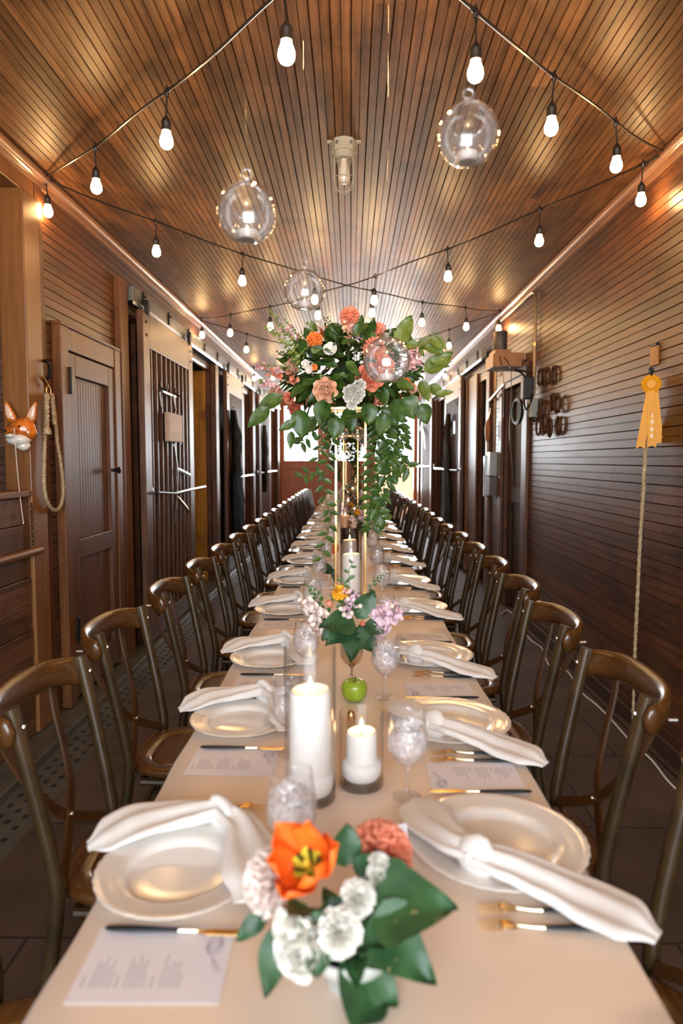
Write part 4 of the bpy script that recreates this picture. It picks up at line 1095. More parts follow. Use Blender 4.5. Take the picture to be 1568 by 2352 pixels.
        m = MB(); florets(m, [pt(a, b, -.16) for a, b in path], r, k, rr, fr); m.build('stock_spike', M[mt], t, smooth=80)
    m = MB(); m.ball(pt(858, 732, -.1), .009, 8, 6); m.ball(pt(706, 742, -.1), .008, 8, 6); m.ball(pt(713, 760, -.1), .008, 8, 6)
    for a, b in (((706, 742), (703, 775)), ((713, 760), (703, 778))): m.tube([pt(*a, -.1), pt(*b, -.1)], .001, 5)
    m.build('buds', M['sprig'], t)
    # hanging vines
    for path, k, Ln, W in (([(750, 950), (762, 1000), (752, 1050), (742, 1100), (748, 1150), (760, 1190), (748, 1240), (738, 1290)], 24, .062, .028),
                       ([(735, 960), (738, 1010), (730, 1060)], 8, .06, .022), ([(880, 950), (885, 1000), (905, 1050), (890, 1100), (872, 1140), (862, 1180), (852, 1220)], 34, .075, .036),
                       ([(870, 950), (868, 1000), (858, 1050), (852, 1110), (850, 1170)], 24, .065, .034), ([(895, 950), (925, 1010), (915, 1060), (890, 1090), (860, 1085)], 20, .07, .034),
                       ([(905, 950), (920, 990), (900, 1030), (885, 1070)], 20, .075, .038), ([(750, 1090), (715, 1085), (690, 1098)], 6, .06, .022), ([(900, 1055), (925, 1062), (940, 1078)], 6, .07, .035), ([(720, 985), (700, 1010), (690, 1020)], 6, .062, .028), ([(855, 1150), (870, 1175), (885, 1200)], 8, .07, .04), ([(845, 1095), (815, 1110), (785, 1130), (772, 1155)], 3, .03, .012)):
        m = MB(); sprig(m, [pt(a, b, -.17 + rr.uniform(-.05, .05)) for a, b in path], k, Ln, W, rr, .0018, False); m.build('trailing_vine', M['leaf'], t, smooth=80)
    tag(t, label, 'flower arrangement', 'tall overflowing arrangements on gold stands'); return t
stand(GST, 'slim square gold stand nearest the camera, under the big flower ball')
tall0 = tall_arrangement(GST, 'large overflowing coral and green flower ball on the nearest gold stand')
for k, y in enumerate((7.9, 11.9)):
    stand(y, 'slim gold stand, %s from the camera' % ('second', 'third')[k])
    o = copy_tree(tall0); o.location = (0, y, TZ + 1.062); o.rotation_euler = (0, 0, 2.1 + 1.7 * k)
    tag(o, 'coral and green flower ball on the %s gold stand' % ('second', 'third')[k], 'flower arrangement', 'tall overflowing arrangements on gold stands')

# nearest low bowl of flowers
def near_bowl():
    rr = random.Random(21); x0, y0 = .0, .955; z0 = TZ + .001; t = empty('low_flower_bowl', (x0, y0, z0))
    def pt(px, py, dy=0): q = at_y(px, py, y0 + dy); return V3((q.x - x0, dy, q.z - z0))
    m = MB(); m.lathe([(0, 0), (.034, 0), (.036, .004), (.014, .012), (.012, .018), (.035, .026), (.058, .042), (.066, .066), (.063, .067), (.055, .046), (.03, .034), (0, .032)], seg=36); m.build('bowl', M['ceramic'], t, smooth=50)
    m = MB(); m.ball((0, 0, .07), .05, 12, 8); m.build('shaded_foam_core', M['foam'], t)
    tulip(t, pt(706, 1985, .02), (-.25, -.75, .8), .056)
    def bl(nm, fn, px, py, r, mt, dy=0, n=(0, -.5, .8), **kw): m = MB(); fn(m, pt(px, py, dy), n, r, rr, **kw); m.build(nm, M[mt], t, smooth=80)
    bl('peony', carnation, 612, 2025, .052, 'p_blush', .035, (-.75, -.45, .35), k=44); bl('carnation', carnation, 880, 1945, .054, 'p_coral', .10, (.35, -.3, .9), k=44); bl('carnation', carnation, 800, 1930, .022, 'p_coral', .12)
    bl('white_ranunculus', rose, 688, 2185, .033, 'p_white', -.06, (-.3, -.9, .3)); bl('white_ranunculus', rose, 662, 2140, .024, 'p_white', -.05, (-.5, -.8, .3)); bl('white_ranunculus', carnation, 780, 2140, .034, 'p_white', -.05, (.1, -.8, .6)); bl('white_ranunculus', carnation, 822, 2060, .028, 'p_white', -.01, (.2, -.6, .7)); bl('white_ranunculus', carnation, 868, 2012, .02, 'p_white', .03, (.3, -.6, .7)); bl('white_ranunculus', carnation, 872, 1978, .018, 'p_white', .04, (.3, -.3, .9))
    m = MB()
    for px, py, d, nn, Ln, W, sh, dy in ((860, 2075, (1, -.2, .12), (.1, -.6, .9), .125, .105, 'ivy', 0), (850, 2110, (.75, -.3, -.55), (.4, -.8, .5), .12, .085, 'ivy', -.02), (800, 2165, (.30, -.25, -1), (.75, -.75, .1), .15, .085, 'oval', -.04), (645, 2120, (-.22, -.2, -1), (-.2, -1, .3), .10, .045, 'lance', -.02), (790, 1990, (.05, .2, .9), (.3, -.8, .3), .07, .05, 'oval', .06), (612, 2095, (-.6, -.1, -.5), (-.3, -1, .3), .06, .03, 'oval', .02), (700, 2080, (-.3, -.7, .3), (0, -.6, .8), .06, .035, 'oval', -.03), (845, 2180, (.35, -.2, -.9), (.3, -.9, .2), .11, .045, 'lance', -.03), (820, 2010, (.6, 0, .7), (0, -.9, .4), .05, .04, 'oval', .05), (760, 2060, (.2, -.4, -.4), (0, -.7, .7), .06, .05, 'oval', .0), (730, 2090, (0, -.4, -.6), (0, -.8, .5), .08, .06, 'oval', -.03)):
        leaf(m, pt(px, py, dy), d, nn, Ln, W, .15, .2, sh, 10)
    for i in range(26):
        a = rr.uniform(0, 2 * PI); leaf(m, (.03 * math.cos(a), .03 * math.sin(a), .075), (math.cos(a), math.sin(a), rr.uniform(-.2, .8)), (0, 0, 1), rr.uniform(.04, .07), .03, .5, .2)
    m.v = [(x, y, max(z, .006)) for x, y, z in m.v]; m.build('leaves', M['ivy'], t, smooth=80)
    tag(t, 'low flower bowl nearest the camera with an open orange tulip', 'flower arrangement')
near_bowl()
def goblet_arrangement(x0, y0, label, full=True):
    rr = random.Random(31); z0 = TZ + .001; t = empty('compote_flower_arrangement', (x0, y0, z0))
    BX, BY = .004, 2.30
    def pt(px, py, dy=0): q = at_y(px, py, BY + dy); return V3((q.x - BX, dy, q.z - z0))
    m = MB(); m.lathe([(0, 0), (.032, 0), (.033, .003), (.012, .008), (.005, .016), (.0045, .055), (.008, .062), (.028, .078), (.038, .10), (.0415, .13), (.043, .155), (.0405, .155), (.036, .105), (.0, .075)], seg=36); m.build('silver_compote', M['silver'], t, smooth=50)
    m = MB(); m.ball((0, 0, .155), .036, 12, 8); m.build('shaded_foam_core', M['foam'], t)
    def bl(nm, fn, px, py, r, mt, dy=0, n=(0, -.5, .8), **kw): m = MB(); fn(m, pt(px, py, dy), n, r, rr, **kw); m.build(nm, M[mt], t, smooth=80)
    bl('yellow_ranunculus', pompom, 782, 1363, .031, 'p_yellow', -.01, (-.1, -.3, 1), k=46, w_=.5)
    m = MB(); closed_tulip(m, pt(757, 1388, 0), (-.3, -.4, .8), .014); m.build('orange_bud', M['p_coral'], t, smooth=80)
    m = MB(); closed_tulip(m, pt(833, 1432, -.06), (-.3, -.9, .3), .013); m.build('orange_bud', M['p_coral'], t, smooth=80)
    for mt, path, r, k, fr in (('p_lilac', [(905, 1400), (885, 1405), (875, 1430), (873, 1450)], .026, 60, .017), ('p_lilac', [(862, 1408), (880, 1415)], .022, 20, .016), ('p_lilac', [(800, 1365), (815, 1380), (808, 1395)], .022, 30, .015), ('p_blush', [(697, 1385), (712, 1395), (728, 1408), (745, 1415)], .018, 36, .016), ('p_blush', [(725, 1430), (730, 1445)], .022, 24, .016), ('p_lilac', [(795, 1400), (800, 1410)], .016, 14, .014), ('p_lilac', [(900, 1415), (912, 1425)], .014, 12, .014)):
        m = MB(); florets(m, [pt(a, b, -.02) for a, b in path], r, k, rr, fr); m.build('pink_stock', M[mt], t, smooth=80)
    for px, py in ((782, 1398), (807, 1408), (827, 1392), (799, 1376), (790, 1412), (900, 1392)): m = MB(); m.ball(pt(px, py, -.06), .0085, 10, 8); m.build('cream_berry', M['berry'], t)
    m = MB()
    for px, py, d, nn, Ln, W, sh in ((812, 1425, (-.9, -.25, -.1), (-.1, -.8, .7), .125, .095, 'ivy'), (818, 1420, (.55, .1, .85), (.2, -.9, .2), .115, .075, 'oval'), (815, 1440, (-.1, -.4, -.7), (0, -.9, .5), .12, .09, 'ivy'), (822, 1440, (.5, -.2, -.7), (.3, -.9, .3), .10, .075, 'oval'), (800, 1440, (-.7, -.3, -.5), (-.3, -.8, .5), .10, .08, 'ivy'), (838, 1432, (.8, -.1, -.4), (.3, -.8, .5), .07, .06, 'oval'), (845, 1455, (.25, 0, -1), (.8, -.4, .2), .085, .03, 'lance'), (765, 1440, (-.6, 0, -.7), (0, -1, .2), .06, .04, 'oval')):
        leaf(m, pt(px, py, -.035), d, nn, Ln, W, .1, .2, sh, 10)
    for i in range(22):
        a = rr.uniform(0, 2 * PI); leaf(m, (.02 * math.cos(a), .02 * math.sin(a), .165), (math.cos(a), math.sin(a), rr.uniform(.0, 1.2)), (0, 0, 1), rr.uniform(.04, .07), .03, .3, .2)
    m.build('ivy_leaves', M['ivy'], t, smooth=80)
    for path, k, Ln, W in (([(812, 1400), (803, 1350), (802, 1310), (812, 1288)], 7, .04, .02), ([(800, 1390), (792, 1350), (785, 1325)], 5, .05, .022), ([(760, 1420), (735, 1380), (722, 1360), (712, 1350)], 10, .03, .018), ([(830, 1400), (850, 1350), (868, 1330), (880, 1320)], 12, .022, .014), ([(750, 1420), (728, 1420), (712, 1400)], 6, .035, .018), ([(745, 1410), (725, 1375), (698, 1335)], 9, .02, .014), ([(790, 1395), (770, 1370), (760, 1375)], 5, .03, .018)):
        m = MB(); sprig(m, [pt(a, b, .0) for a, b in path], k, Ln, W, rr, .0012); m.build('leafy_sprig', M['leaf'], t, smooth=80)
    tag(t, label, 'flower arrangement', 'silver compotes of flowers on the table'); return t
ga = goblet_arrangement(.004, 2.30, 'silver compote of pink stock, yellow ranunculus and dark ivy')
for k, (x, y) in enumerate(((.07, 5.9), (-.02, 6.9), (.06, 9.2), (-.02, 10.2), (.02, 13.2))):
    o = copy_tree(ga); o.location = (x, y, TZ + .001); o.rotation_euler = (0, 0, 1 + k)
    tag(o, 'silver compote of flowers, %s beyond the nearest gold stand' % ('first', 'second', 'third', 'fourth', 'fifth')[k], 'flower arrangement', 'silver compotes of flowers on the table')
# bud vase with an orange tulip beside the stand
t = tag(empty('bud_vase', (-.105, 4.05, TZ + .001)), 'small glass bud vase holding one orange tulip beside the gold stand', 'vase')
m = MB(); m.lathe([(0, 0), (.022, 0), (.025, .01), (.024, .05), (.012, .08), (.012, .1), (.01, .1), (.01, .08), (.02, .05), (.02, .008), (0, .006)], seg=24); m.build('glass_body', M['glass'], t, smooth=60)
m = MB(); m.tube(cat_rom([(0, 0, .01), (.002, 0, .12), (.012, -.01, .2)], 4), .0022, 6); m.build('stem', M['stem'], t)
m = MB(); closed_tulip(m, (.014, -.012, .235), (.1, -.1, 1), .028); m.build('orange_tulip', M['p_tulip'], t, smooth=80)
m = MB(); leaf(m, (0, 0, .1), (-.6, -.2, .8), (0, -1, .2), .1, .03, .3); leaf(m, (0, 0, .1), (-1, -.2, .3), (0, -1, .6), .09, .045, .3); leaf(m, (0, 0, .12), (.2, -.2, -.8), (0, -1, .2), .09, .04, .3); m.build('leaves', M['ivy'], t, smooth=80)

metres(*TABLE)

# ================================================================== STRING LIGHTS
def bulb_profile():
    return [(0, -.074), (.010, -.0725), (.018, -.0675), (.0242, -.059), (.0265, -.048), (.0252, -.036), (.0205, -.023), (.0165, -.011), (.0155, -.004), (.0, -.002)]
def string_light(a, b, ts, sag, label, n=64, ph=0):
    """festoon cable from a to b; bulbs hang at parameters ts"""
    a, b = V3(a), V3(b); t = empty('string_light', a)
    def P(u): 
        p = a.lerp(b, u); return p - V3((0, 0, sag * 4 * u * (1 - u))) + V3((.004 * math.sin(u * 37 + ph), 0, .005 * math.sin(u * 29 + ph)))
    m = MB(); m.tube([P(i / n) - a for i in range(n + 1)], .0052, 8); m.build('cable', M['cordA'], t)
    for k, u in enumerate(ts):
        p = P(u) - a
        m = MB(); m.tube([p + V3((0, 0, .022)), p + V3((0, 0, .008)), p, p - V3((0, 0, .02))], [.003, .006, .011, .006], 8)
        d = (b - a).normalized(); m.tube([p - d * .028, p - d * .01, p + d * .01, p + d * .028], [.006, .009, .009, .006], 8); m.build('tee_joint', M['cordA'], t)
        sw = .008 * math.sin(k * 2.3 + ph)
        m = MB(); m.tube([p - V3((0, 0, .02)), p + V3((sw * .6, 0, -.06)), p + V3((sw, 0, -.10))], .0034, 6); m.build('drop_cord', M['cordA'], t)
        q = p + V3((sw, 0, -.096))
        m = MB(); m.lathe([(0, .004), (.006, .004), (.012, -.006), (.0185, -.016), (.0195, -.022), (.0185, -.026), (.0185, -.052), (.0, -.052)], q, 16); o = m.build('socket', M['cordA'], t)
        m = MB(); m.lathe(bulb_profile(), q - V3((0, 0, .046)), 14); m.build('bulb', M['bulb'], o)
    tag(t, label, 'string light', 'bulb strings zigzagging under the ceiling'); return t
XA, XB, ZE = WL + .03, WR - .03, CZ - .025
S7 = [(k + .5) / 7 * 1.0 for k in range(7)]
LY = [3.88, 7.66, 11.5, 15.3]; RY = [3.62, 7.30, 11.2, 15.1]
S0 = [.02] + [i / 7 for i in range(1, 7)]
string_light((XA, LY[0], ZE), (XB, .05, ZE), [.0, .15, .30, .455, .62, .78, .93], .165, 'string of lit bulbs at top left, from the tall post toward the camera', ph=1)
string_light((XB, RY[0], ZE), (XA, -.05, ZE), [.13, .25, .365, .52, .67, .82, .96], .15, 'string of lit bulbs at top right, from the right wall toward the camera', ph=2)
string_light((XA, LY[0], ZE), (XB, RY[1], ZE), [1 / 7, 2 / 7, 3 / 7, 4 / 7, 5 / 7, 6 / 7, .985], .15, 'string of lit bulbs from the tall post across to the wall speaker', ph=3)
string_light((XB, RY[0], ZE), (XA, LY[1], ZE), [.02, 1 / 7, 2 / 7, 3 / 7, 4 / 7, 5 / 7, 6 / 7, .985], .15, 'string of lit bulbs from the near right ceiling edge to above the barred doors', ph=4)
string_light((XA, LY[1], ZE), (XB, RY[2], ZE), S0[1:], .15, 'string of lit bulbs running from above the first left barred door to far right', ph=5)
string_light((XB, RY[1], ZE), (XA, LY[2], ZE), S0[1:], .15, 'string of lit bulbs running from above the wall speaker to far left', ph=6)
string_light((XA, LY[2], ZE), (XB, RY[3], ZE), S0, .15, 'farthest string of lit bulbs, rising toward the right end', ph=7)
string_light((XB, RY[2], ZE), (XA, LY[3], ZE), S0, .15, 'farthest string of lit bulbs, rising toward the left end', ph=8)

# ================================================================== HANGING GLASS GLOBES
def globe(c, r, rz, zt, label, glab, clab, wl=True):
    c = V3(c); t = empty('hanging_glass_globe', c); m = MB(); hole = V3((math.sin(rz) * .55, -math.cos(rz), .12)).normalized()
    def shell(rr_):
        # sphere with a round opening on its front side
        n, u, v = frame(hole); a0 = .62; vs = []; nr, ns = 16, 32
        for i in range(nr + 1):
            a = a0 + (PI - a0) * i / nr
            for k in range(ns): 
                p = 2 * PI * k / ns; q = (n * math.cos(a) + (u * math.cos(p) + v * math.sin(p)) * math.sin(a)) * rr_
                if q.z < -rr_ * .90: q.z = -rr_ * .90
                vs.append(q)
        return vs, [(i * ns + k, i * ns + (k + 1) % ns, (i + 1) * ns + (k + 1) % ns, (i + 1) * ns + k) for i in range(nr) for k in range(ns)]
    vs, fs = shell(r); m.add(vs, fs); vs2, _ = shell(r - .0018); m.add([v_ for v_ in vs2], [tuple(reversed(f)) for f in fs])
    m.build('globe', M['globe'], t, smooth=60)
    m = MB(); n, u, v = frame(hole); m.tube([(n * math.cos(.62) + (u * math.cos(2 * PI * k / 28) + v * math.sin(2 * PI * k / 28)) * math.sin(.62)) * r for k in range(28)], .0016, 6, closed=True); m.build('lip', M['ripple'], t)
    m = MB(); m.lathe([(.0, r * .97), (.008, r * 1.0), (.0055, r * 1.06), (.005, r * 1.14), (.0, r * 1.16)], seg=12)
    m.tube([(.010 * math.cos(2 * PI * k / 14), 0, r * 1.26 + .010 * math.sin(2 * PI * k / 14)) for k in range(14)], .0032, 8, closed=True); m.build('glass_ring', M['ripple'], t)
    m = MB(); m.tube([(0, 0, r * 1.26 + .01), (0, 0, zt - c.z)], .0005, 5); m.build('clear_line', M['line'], t)
    tag(t, glab, 'hanging candle globe', 'glass candle globes hanging over the table')
    # tealight in its clear cup
    z = -r * .90 + .002; k = tag(empty('tealight', c + V3((0, 0, z))), clab, 'tealight', 'tealights in the hanging globes'); s_ = r / .06
    m = MB(); m.lathe([(0, 0), (.019 * s_, 0), (.020 * s_, .002), (.020 * s_, .017 * s_), (.018 * s_, .0172 * s_), (.017 * s_, .015 * s_), (0, .015 * s_)], seg=24); m.build('wax', M['wax'], k)
    m = MB(); m.open_lathe([(.0208 * s_, 0), (.0212 * s_, .0195 * s_), (.0222 * s_, .0205 * s_), (.0212 * s_, .0215 * s_)], seg=24); m.build('clear_cup', M['ripple'], k)
    flame_part(k, 0, 0, .0155 * s_, .5 * s_)
GL = [((567, 490), 1.43, .0605, .25, 'left'), ((1074, 310), 1.40, .0605, -.35, 'right'), ((699, 667), 2.05, .0605, .3, 'a'), ((888, 828), 1.78, .0605, -.1, 'b')]
labs = [('clear glass globe hanging left of the ceiling lamp', 'lit tealight in the globe left of the ceiling lamp'), ('topmost clear glass globe, hanging right of the ceiling lamp', 'lit tealight in the topmost globe'),
        ('smaller looking clear globe hanging just above the flower ball', 'lit tealight in the globe above the flower ball'), ('lowest clear glass globe, hanging in front of the coral flowers', 'lit tealight in the globe before the coral flowers')]
M['globe'] = glass('globe_glass', tint=(.99, .985, .98), edge=(.86, .82, .78), f0=.10, rough=.025, bumpy=.12, bscale=20, pw=2.4, milk=.03)
M['line'] = glass('clear_fishing_line', tint=(.93, .9, .87), edge=(.7, .65, .6), f0=.1, rough=.15)
for (p, Y, r, rz, _), (l1, l2) in zip(GL, labs): globe(at_y(*p, Y), r, rz, CZ, l1, l1, l2)
far = [((735, 1035), 7.9), ((785, 996), 5.95), ((757, 986), 5.8), ((821, 994), 6.0), ((798, 1046), 8.0), ((838, 1012), 5.9)]
for k, (p, Y) in enumerate(far):
    o_ = ('first', 'second', 'third', 'fourth', 'fifth', 'sixth')[k]
    globe(at_y(*p, Y), .06, .2 * (-1) ** k, CZ, '', 'far clear glass globe seen under the nearest flower ball, %s counted from the left' % (('first', 'third', 'second', 'fifth', 'fourth', 'sixth')[k]), 'tealight in the %s far globe from the left' % (('first', 'third', 'second', 'fifth', 'fourth', 'sixth')[k]))

# ================================================================== CEILING JAR LAMP
t = tag(empty('jar_ceiling_lamp', (-.035, 3.52, CZ)), 'old beige caged jar lamp on the middle of the ceiling', 'ceiling lamp')
m = MB(); m.lathe([(0, 0), (.062, 0), (.062, -.045), (.064, -.052), (.06, -.056), (0, -.056)][::-1], seg=8); m.build('junction_box', M['beige'], t, smooth=20, bevel=.002)
m = MB(); m.lathe([(.0, -.056), (.05, -.056), (.052, -.082), (.048, -.086), (.0, -.086)][::-1], seg=32); m.build('collar', M['beige'], t)
for s_ in (-1, 1):
    m = MB(); m.box(min(s_ * .06, s_ * .085), max(s_ * .06, s_ * .085), -.012, .012, -.008, 0); m.build('mounting_ear', M['beige'], t, smooth=0, bevel=.002)
for a in (-.9, -2.2):
    m = MB(); m.lathe([(0, 0), (.010, 0), (.010, .002), (0, .003)], (.0585 * math.cos(a), .0585 * math.sin(a), -.025), 14, (math.cos(a), math.sin(a), 0)); m.build('knockout', M['grey'], t)
m = MB(); m.open_lathe([(.042, -.086), (.044, -.12), (.043, -.18), (.036, -.215), (.02, -.235), (.001, -.24)], seg=32); m.build('glass_jar', M['glass'], t, smooth=60)
m = MB(); m.lathe([(0, -.24 + .035), (.018, -.203), (.029, -.19), (.032, -.172), (.029, -.15), (.018, -.11), (.017, -.088), (0, -.088)], seg=24); m.build('unlit_bulb', M['bulboff'], t, smooth=60)
m = MB()
for k in range(4):
    a = PI * k / 4 + .3; P = cat_rom([(.05 * math.cos(a), .05 * math.sin(a), -.08), (.052 * math.cos(a), .052 * math.sin(a), -.17), (.042 * math.cos(a), .042 * math.sin(a), -.225), (0, 0, -.255), (-.042 * math.cos(a), -.042 * math.sin(a), -.225), (-.052 * math.cos(a), -.052 * math.sin(a), -.17), (-.05 * math.cos(a), -.05 * math.sin(a), -.08)], 4)
    m.tube(P, .0016, 6)
for zz in (-.09, -.18): m.tube([(.053 * math.cos(2 * PI * k / 24), .053 * math.sin(2 * PI * k / 24), zz) for k in range(24)], .0016, 6, closed=True)
m.build('wire_cage', M['beige'], t)

# ================================================================== LEFT WALL THINGS
def rope_tube(m, path, r, tw=.03, n=8, loc_n=8):
    P = cat_rom(path, loc_n)
    # resample
    out = [P[0]]; acc = 0
    for i in range(1, len(P)):
        out.append(P[i])
    for s_ in range(3):
        Q = []; dist = 0; pv = None
        for i, p in enumerate(out):
            if pv is not None: dist += (p - pv).length
            pv = p; d = (out[min(i + 1, len(out) - 1)] - out[max(i - 1, 0)]).normalized(); n_, u, v = frame(d)
            a = dist / tw * 2 * PI + s_ * 2 * PI / 3
            Q.append(p + (V3((1, 0, 0)).cross(d).normalized() * math.cos(a) + d.cross(V3((1, 0, 0)).cross(d)).normalized() * math.sin(a)) * r * .48)
        m.tube(Q, r * .58, 6)
# fox mask
t = tag(empty('fox_head_mask', at_y(46, 985, 3.545)), 'glazed ceramic fox head hanging on the tall left post', 'fox mask')
t.rotation_euler = (0, 0, .12)
def ell(c, s_, k=16): m = MB(); m.ball(c, 1, k, 12, s_); return m
m = MB(); m.ball((.012, .0, .0), 1, 24, 16, (.066, .05, .058)); m.ball((-.022, -.045, -.012), 1, 20, 12, (.036, .045, .030)); m.ball((.045, -.005, -.018), 1, 16, 12, (.040, .04, .040)); m.ball((-.04, .0, -.015), 1, 16, 12, (.036, .035, .036)); m.ball((-.032, -.085, -.018), 1, 14, 10, (.018, .022, .015))
head = m.build('head', M['fox'], t, smooth=80)
rm = head.modifiers.new('r', 'REMESH'); rm.mode = 'VOXEL'; rm.voxel_size = .0035; rm.use_smooth_shade = True
sm = head.modifiers.new('s', 'SMOOTH'); sm.iterations = 8
for s_, cx, tilt in ((-1, -.043, -.28), (1, .052, .32)):
    m = MB(); m.lathe([(0, .098), (.006, .09), (.016, .065), (.025, .03), (.027, .0), (.02, -.012), (0, -.014)][::-1], (0, 0, 0), 16); M_ = Matrix.Translation((cx, .004, .05)) @ Euler((0, tilt, 0)).to_matrix().to_4x4() @ Matrix.Diagonal((1, .4, 1, 1)); m.xf(M_); ear = m.build('ear', M['fox'], t, smooth=70)
    m = MB(); m.lathe([(0, .08), (.005, .072), (.012, .05), (.017, .022), (.015, .004), (0, .0)][::-1], (0, 0, 0), 16); m.xf(Matrix.Translation((cx, -.006, .053)) @ Euler((0, tilt, 0)).to_matrix().to_4x4() @ Matrix.Diagonal((1, .3, 1, 1))); m.build('inner_ear', M['foxear'], ear, smooth=70)
m = MB(); m.ball((-.005, -.012, -.055), 1, 20, 12, (.062, .046, .034)); m.ball((.015, -.006, -.088), 1, 16, 10, (.036, .03, .026)); m.ball((-.028, -.05, -.034), 1, 16, 10, (.028, .036, .018)); jaw = m.build('white_chin', M['foxwhite'], t, smooth=80)
rm = jaw.modifiers.new('r', 'REMESH'); rm.mode = 'VOXEL'; rm.voxel_size = .0035; rm.use_smooth_shade = True
for p in ((-.038, -.048, .012), (.012, -.05, .010)):
    m = MB(); m.ball(p, 1, 12, 8, (.0075, .006, .0055)); m.build('eye', M['black'], t)
m = MB(); m.ball((-.034, -.107, -.016), .0075, 12, 8); m.build('nose', M['black'], t)
t2 = tag(empty('white_string', at_y(33, 982, 3.44)), 'thin white string hanging from the fox muzzle', 'string')
q = V3(t2.location); m = MB(); m.tube(cat_rom([(0, 0, 0), at_y(38, 1060, 3.46) - q, at_y(46, 1140, 3.47) - q, at_y(54, 1203, 3.46) - q], 6), .0022, 6); m.ball(at_y(54, 1203, 3.46) - q, .004, 8, 6); m.build('cord', M['string'], t2)
# rope loop with clip on the siding
t = tag(empty('lead_rope', at_x(100, 850, WL + .03)), 'looped hemp lead rope hanging from a black hook behind the tall post', 'rope')
q = V3(t.location); RX = WL + .05
pts = [(106, 905), (105, 960), (103, 1010), (102, 1060), (101, 1110), (108, 1150), (124, 1172), (140, 1160), (145, 1120), (139, 1060), (131, 1010), (126, 950), (119, 905)]
m = MB(); rope_tube(m, [at_x(a, b, RX) - q for a, b in pts], .0125); m.build('rope_loop', M['rope'], t, smooth=80)
m = MB(); rope_tube(m, [at_x(108, 905, RX + .02) - q, at_x(108, 985, RX + .02) - q], .017, .045); m.tube([at_x(108, 985, RX + .02) - q, at_x(108, 998, RX + .02) - q], [.02, .024], 10); m.build('spliced_end', M['rope'], t, smooth=80)
m = MB(); rope_tube(m, [at_x(119, 905, RX + .02) - q, at_x(125, 975, RX + .02) - q], .015, .04); m.build('spliced_end', M['rope'], t, smooth=80)
m = MB(); a, b = at_x(98, 868, RX) - q, at_x(107, 885, RX) - q; m.tube([a, b], .011, 10); m.ball(b, .013, 10, 8)
m.tube([b + V3((.0, .028 * math.cos(k * 2 * PI / 12) + .02, .028 * math.sin(k * 2 * PI / 12) - .03)) for k in range(12)], .004, 6, closed=True); m.build('brass_clip', M['brass'], t)
m = MB(); b = at_x(96, 845, WL + .02) - q; m.box(b.x - .02, b.x, b.y - .02, b.y + .02, b.z - .05, b.z + .06); m.build('hook_plate', M['galv'], t, smooth=0, bevel=.002)
m = MB(); m.tube(cat_rom([b + V3((0, 0, .04)), b + V3((.035, 0, .03)), b + V3((.04, .01, -.01)), b + V3((.03, .01, -.05)), b + V3((.01, .0, -.06))], 4), .009, 8); m.build('hook', M['iron'], t)
t = tag(empty('hanging_chain', at_x(71, 1160, WL + .035)), 'thin dark chain hanging below the fox at the plank half wall', 'chain'); m = MB()
for k in range(14): m.tube([V3((.002 + .006 * math.cos(a) * (k % 2), .006 * math.cos(a) * ((k + 1) % 2), -.02 * k + .013 * math.sin(a))) for a in [j * 2 * PI / 8 for j in range(8)]], .0018, 5, closed=True)
m.build('chain_links', M['iron'], t)
# latch bars, sign, bridle, straps on the stall doors
def latch_bar(p0, p1, p2, label, X, sgn):
    t = tag(empty('latch_bar', p0), label, 'latch bar', 'steel latch bars on the stall doors'); p0 = V3(p0)
    m = MB(); m.lathe([(0, 0), (.042, 0), (.042, .006), (.02, .014), (0, .016)], (-sgn * .02, 0, 0), 20, (sgn, 0, 0)); m.build('round_plate', M['galv'], t)
    m = MB(); a = V3(p1) - p0; m.tube([(0, 0, 0), V3((sgn * .03, 0, 0)), a], .010, 10); m.build('black_rod', M['iron'], t)
    m = MB(); b = V3(p2) - p0; m.tube([a, a.lerp(b, .5) + V3((0, 0, .004)), b], .014, 10); m.build('bright_grip', M['steel'], t)
latch_bar(at_x(354, 1131, XL + .03), at_x(403, 1133, XL + .07), at_x(470, 1118, XL + .12), 'long steel latch bar across the first left barred door', XL, 1)
latch_bar(at_x(532, 1097, XL + .03), at_x(555, 1095, XL + .09), at_x(582, 1091, XL + .12), 'steel latch bar on the second left barred door', XL, 1)
latch_bar(at_x(594, 1086, XL + .03), at_x(615, 1084, XL + .06), at_x(635, 1082, XL + .10), 'steel latch bar on the third left barred door', XL, 1)
latch_bar(at_x(1055, 1080, XR - .03), at_x(1026, 1079, XR - .07), at_x(997, 1076, XR - .12), 'steel latch bar below the brown apron on the right', XR, -1)
latch_bar(at_x(994, 1071, XR - .03), at_x(974, 1071, XR - .06), at_x(956, 1070, XR - .1), 'steel latch bar on the farthest right barred door', XR, -1)
t = tag(empty('stall_name_sign', at_x(399, 983, XL + .05)), 'small pale wooden sign on the first left barred door', 'sign')
m = MB(); m.box(-.018, .022, -.235, .235, -.125, .125); m.build('board', M['sign'], t, smooth=0, bevel=.006)
m = MB(); m.box(.022, .0235, -.2, .2, -.045, .045); m.build('faded_lettering', M['paper'], t, smooth=0)
t = tag(empty('hanging_bridle', at_x(402, 1010, XL + .05)), 'brown leather bridle straps hanging below the pale sign', 'bridle'); q = V3(t.location)
for pth, w_ in (([(400, 1018), (404, 1050), (408, 1085), (407, 1125)], .022), ([(408, 1078), (420, 1083), (437, 1092)], .018), ([(407, 1125), (404, 1160), (402, 1200)], .02), ([(398, 1024), (394, 1020)], .008), ([(412, 1022), (416, 1018)], .008)):
    P = cat_rom([at_x(a, b, XL + .055) - q for a, b in pth], 5); m = MB(); m.tube(P, [(.004, w_)] * len(P), 8, up=(0, 1, .2)); m.build('strap', M['leather'], t)
t = tag(empty('bolt_snap', at_x(411, 1142, XL + .07)), 'brass bolt snap dangling from the first left latch bar', 'snap hook'); q = V3(t.location)
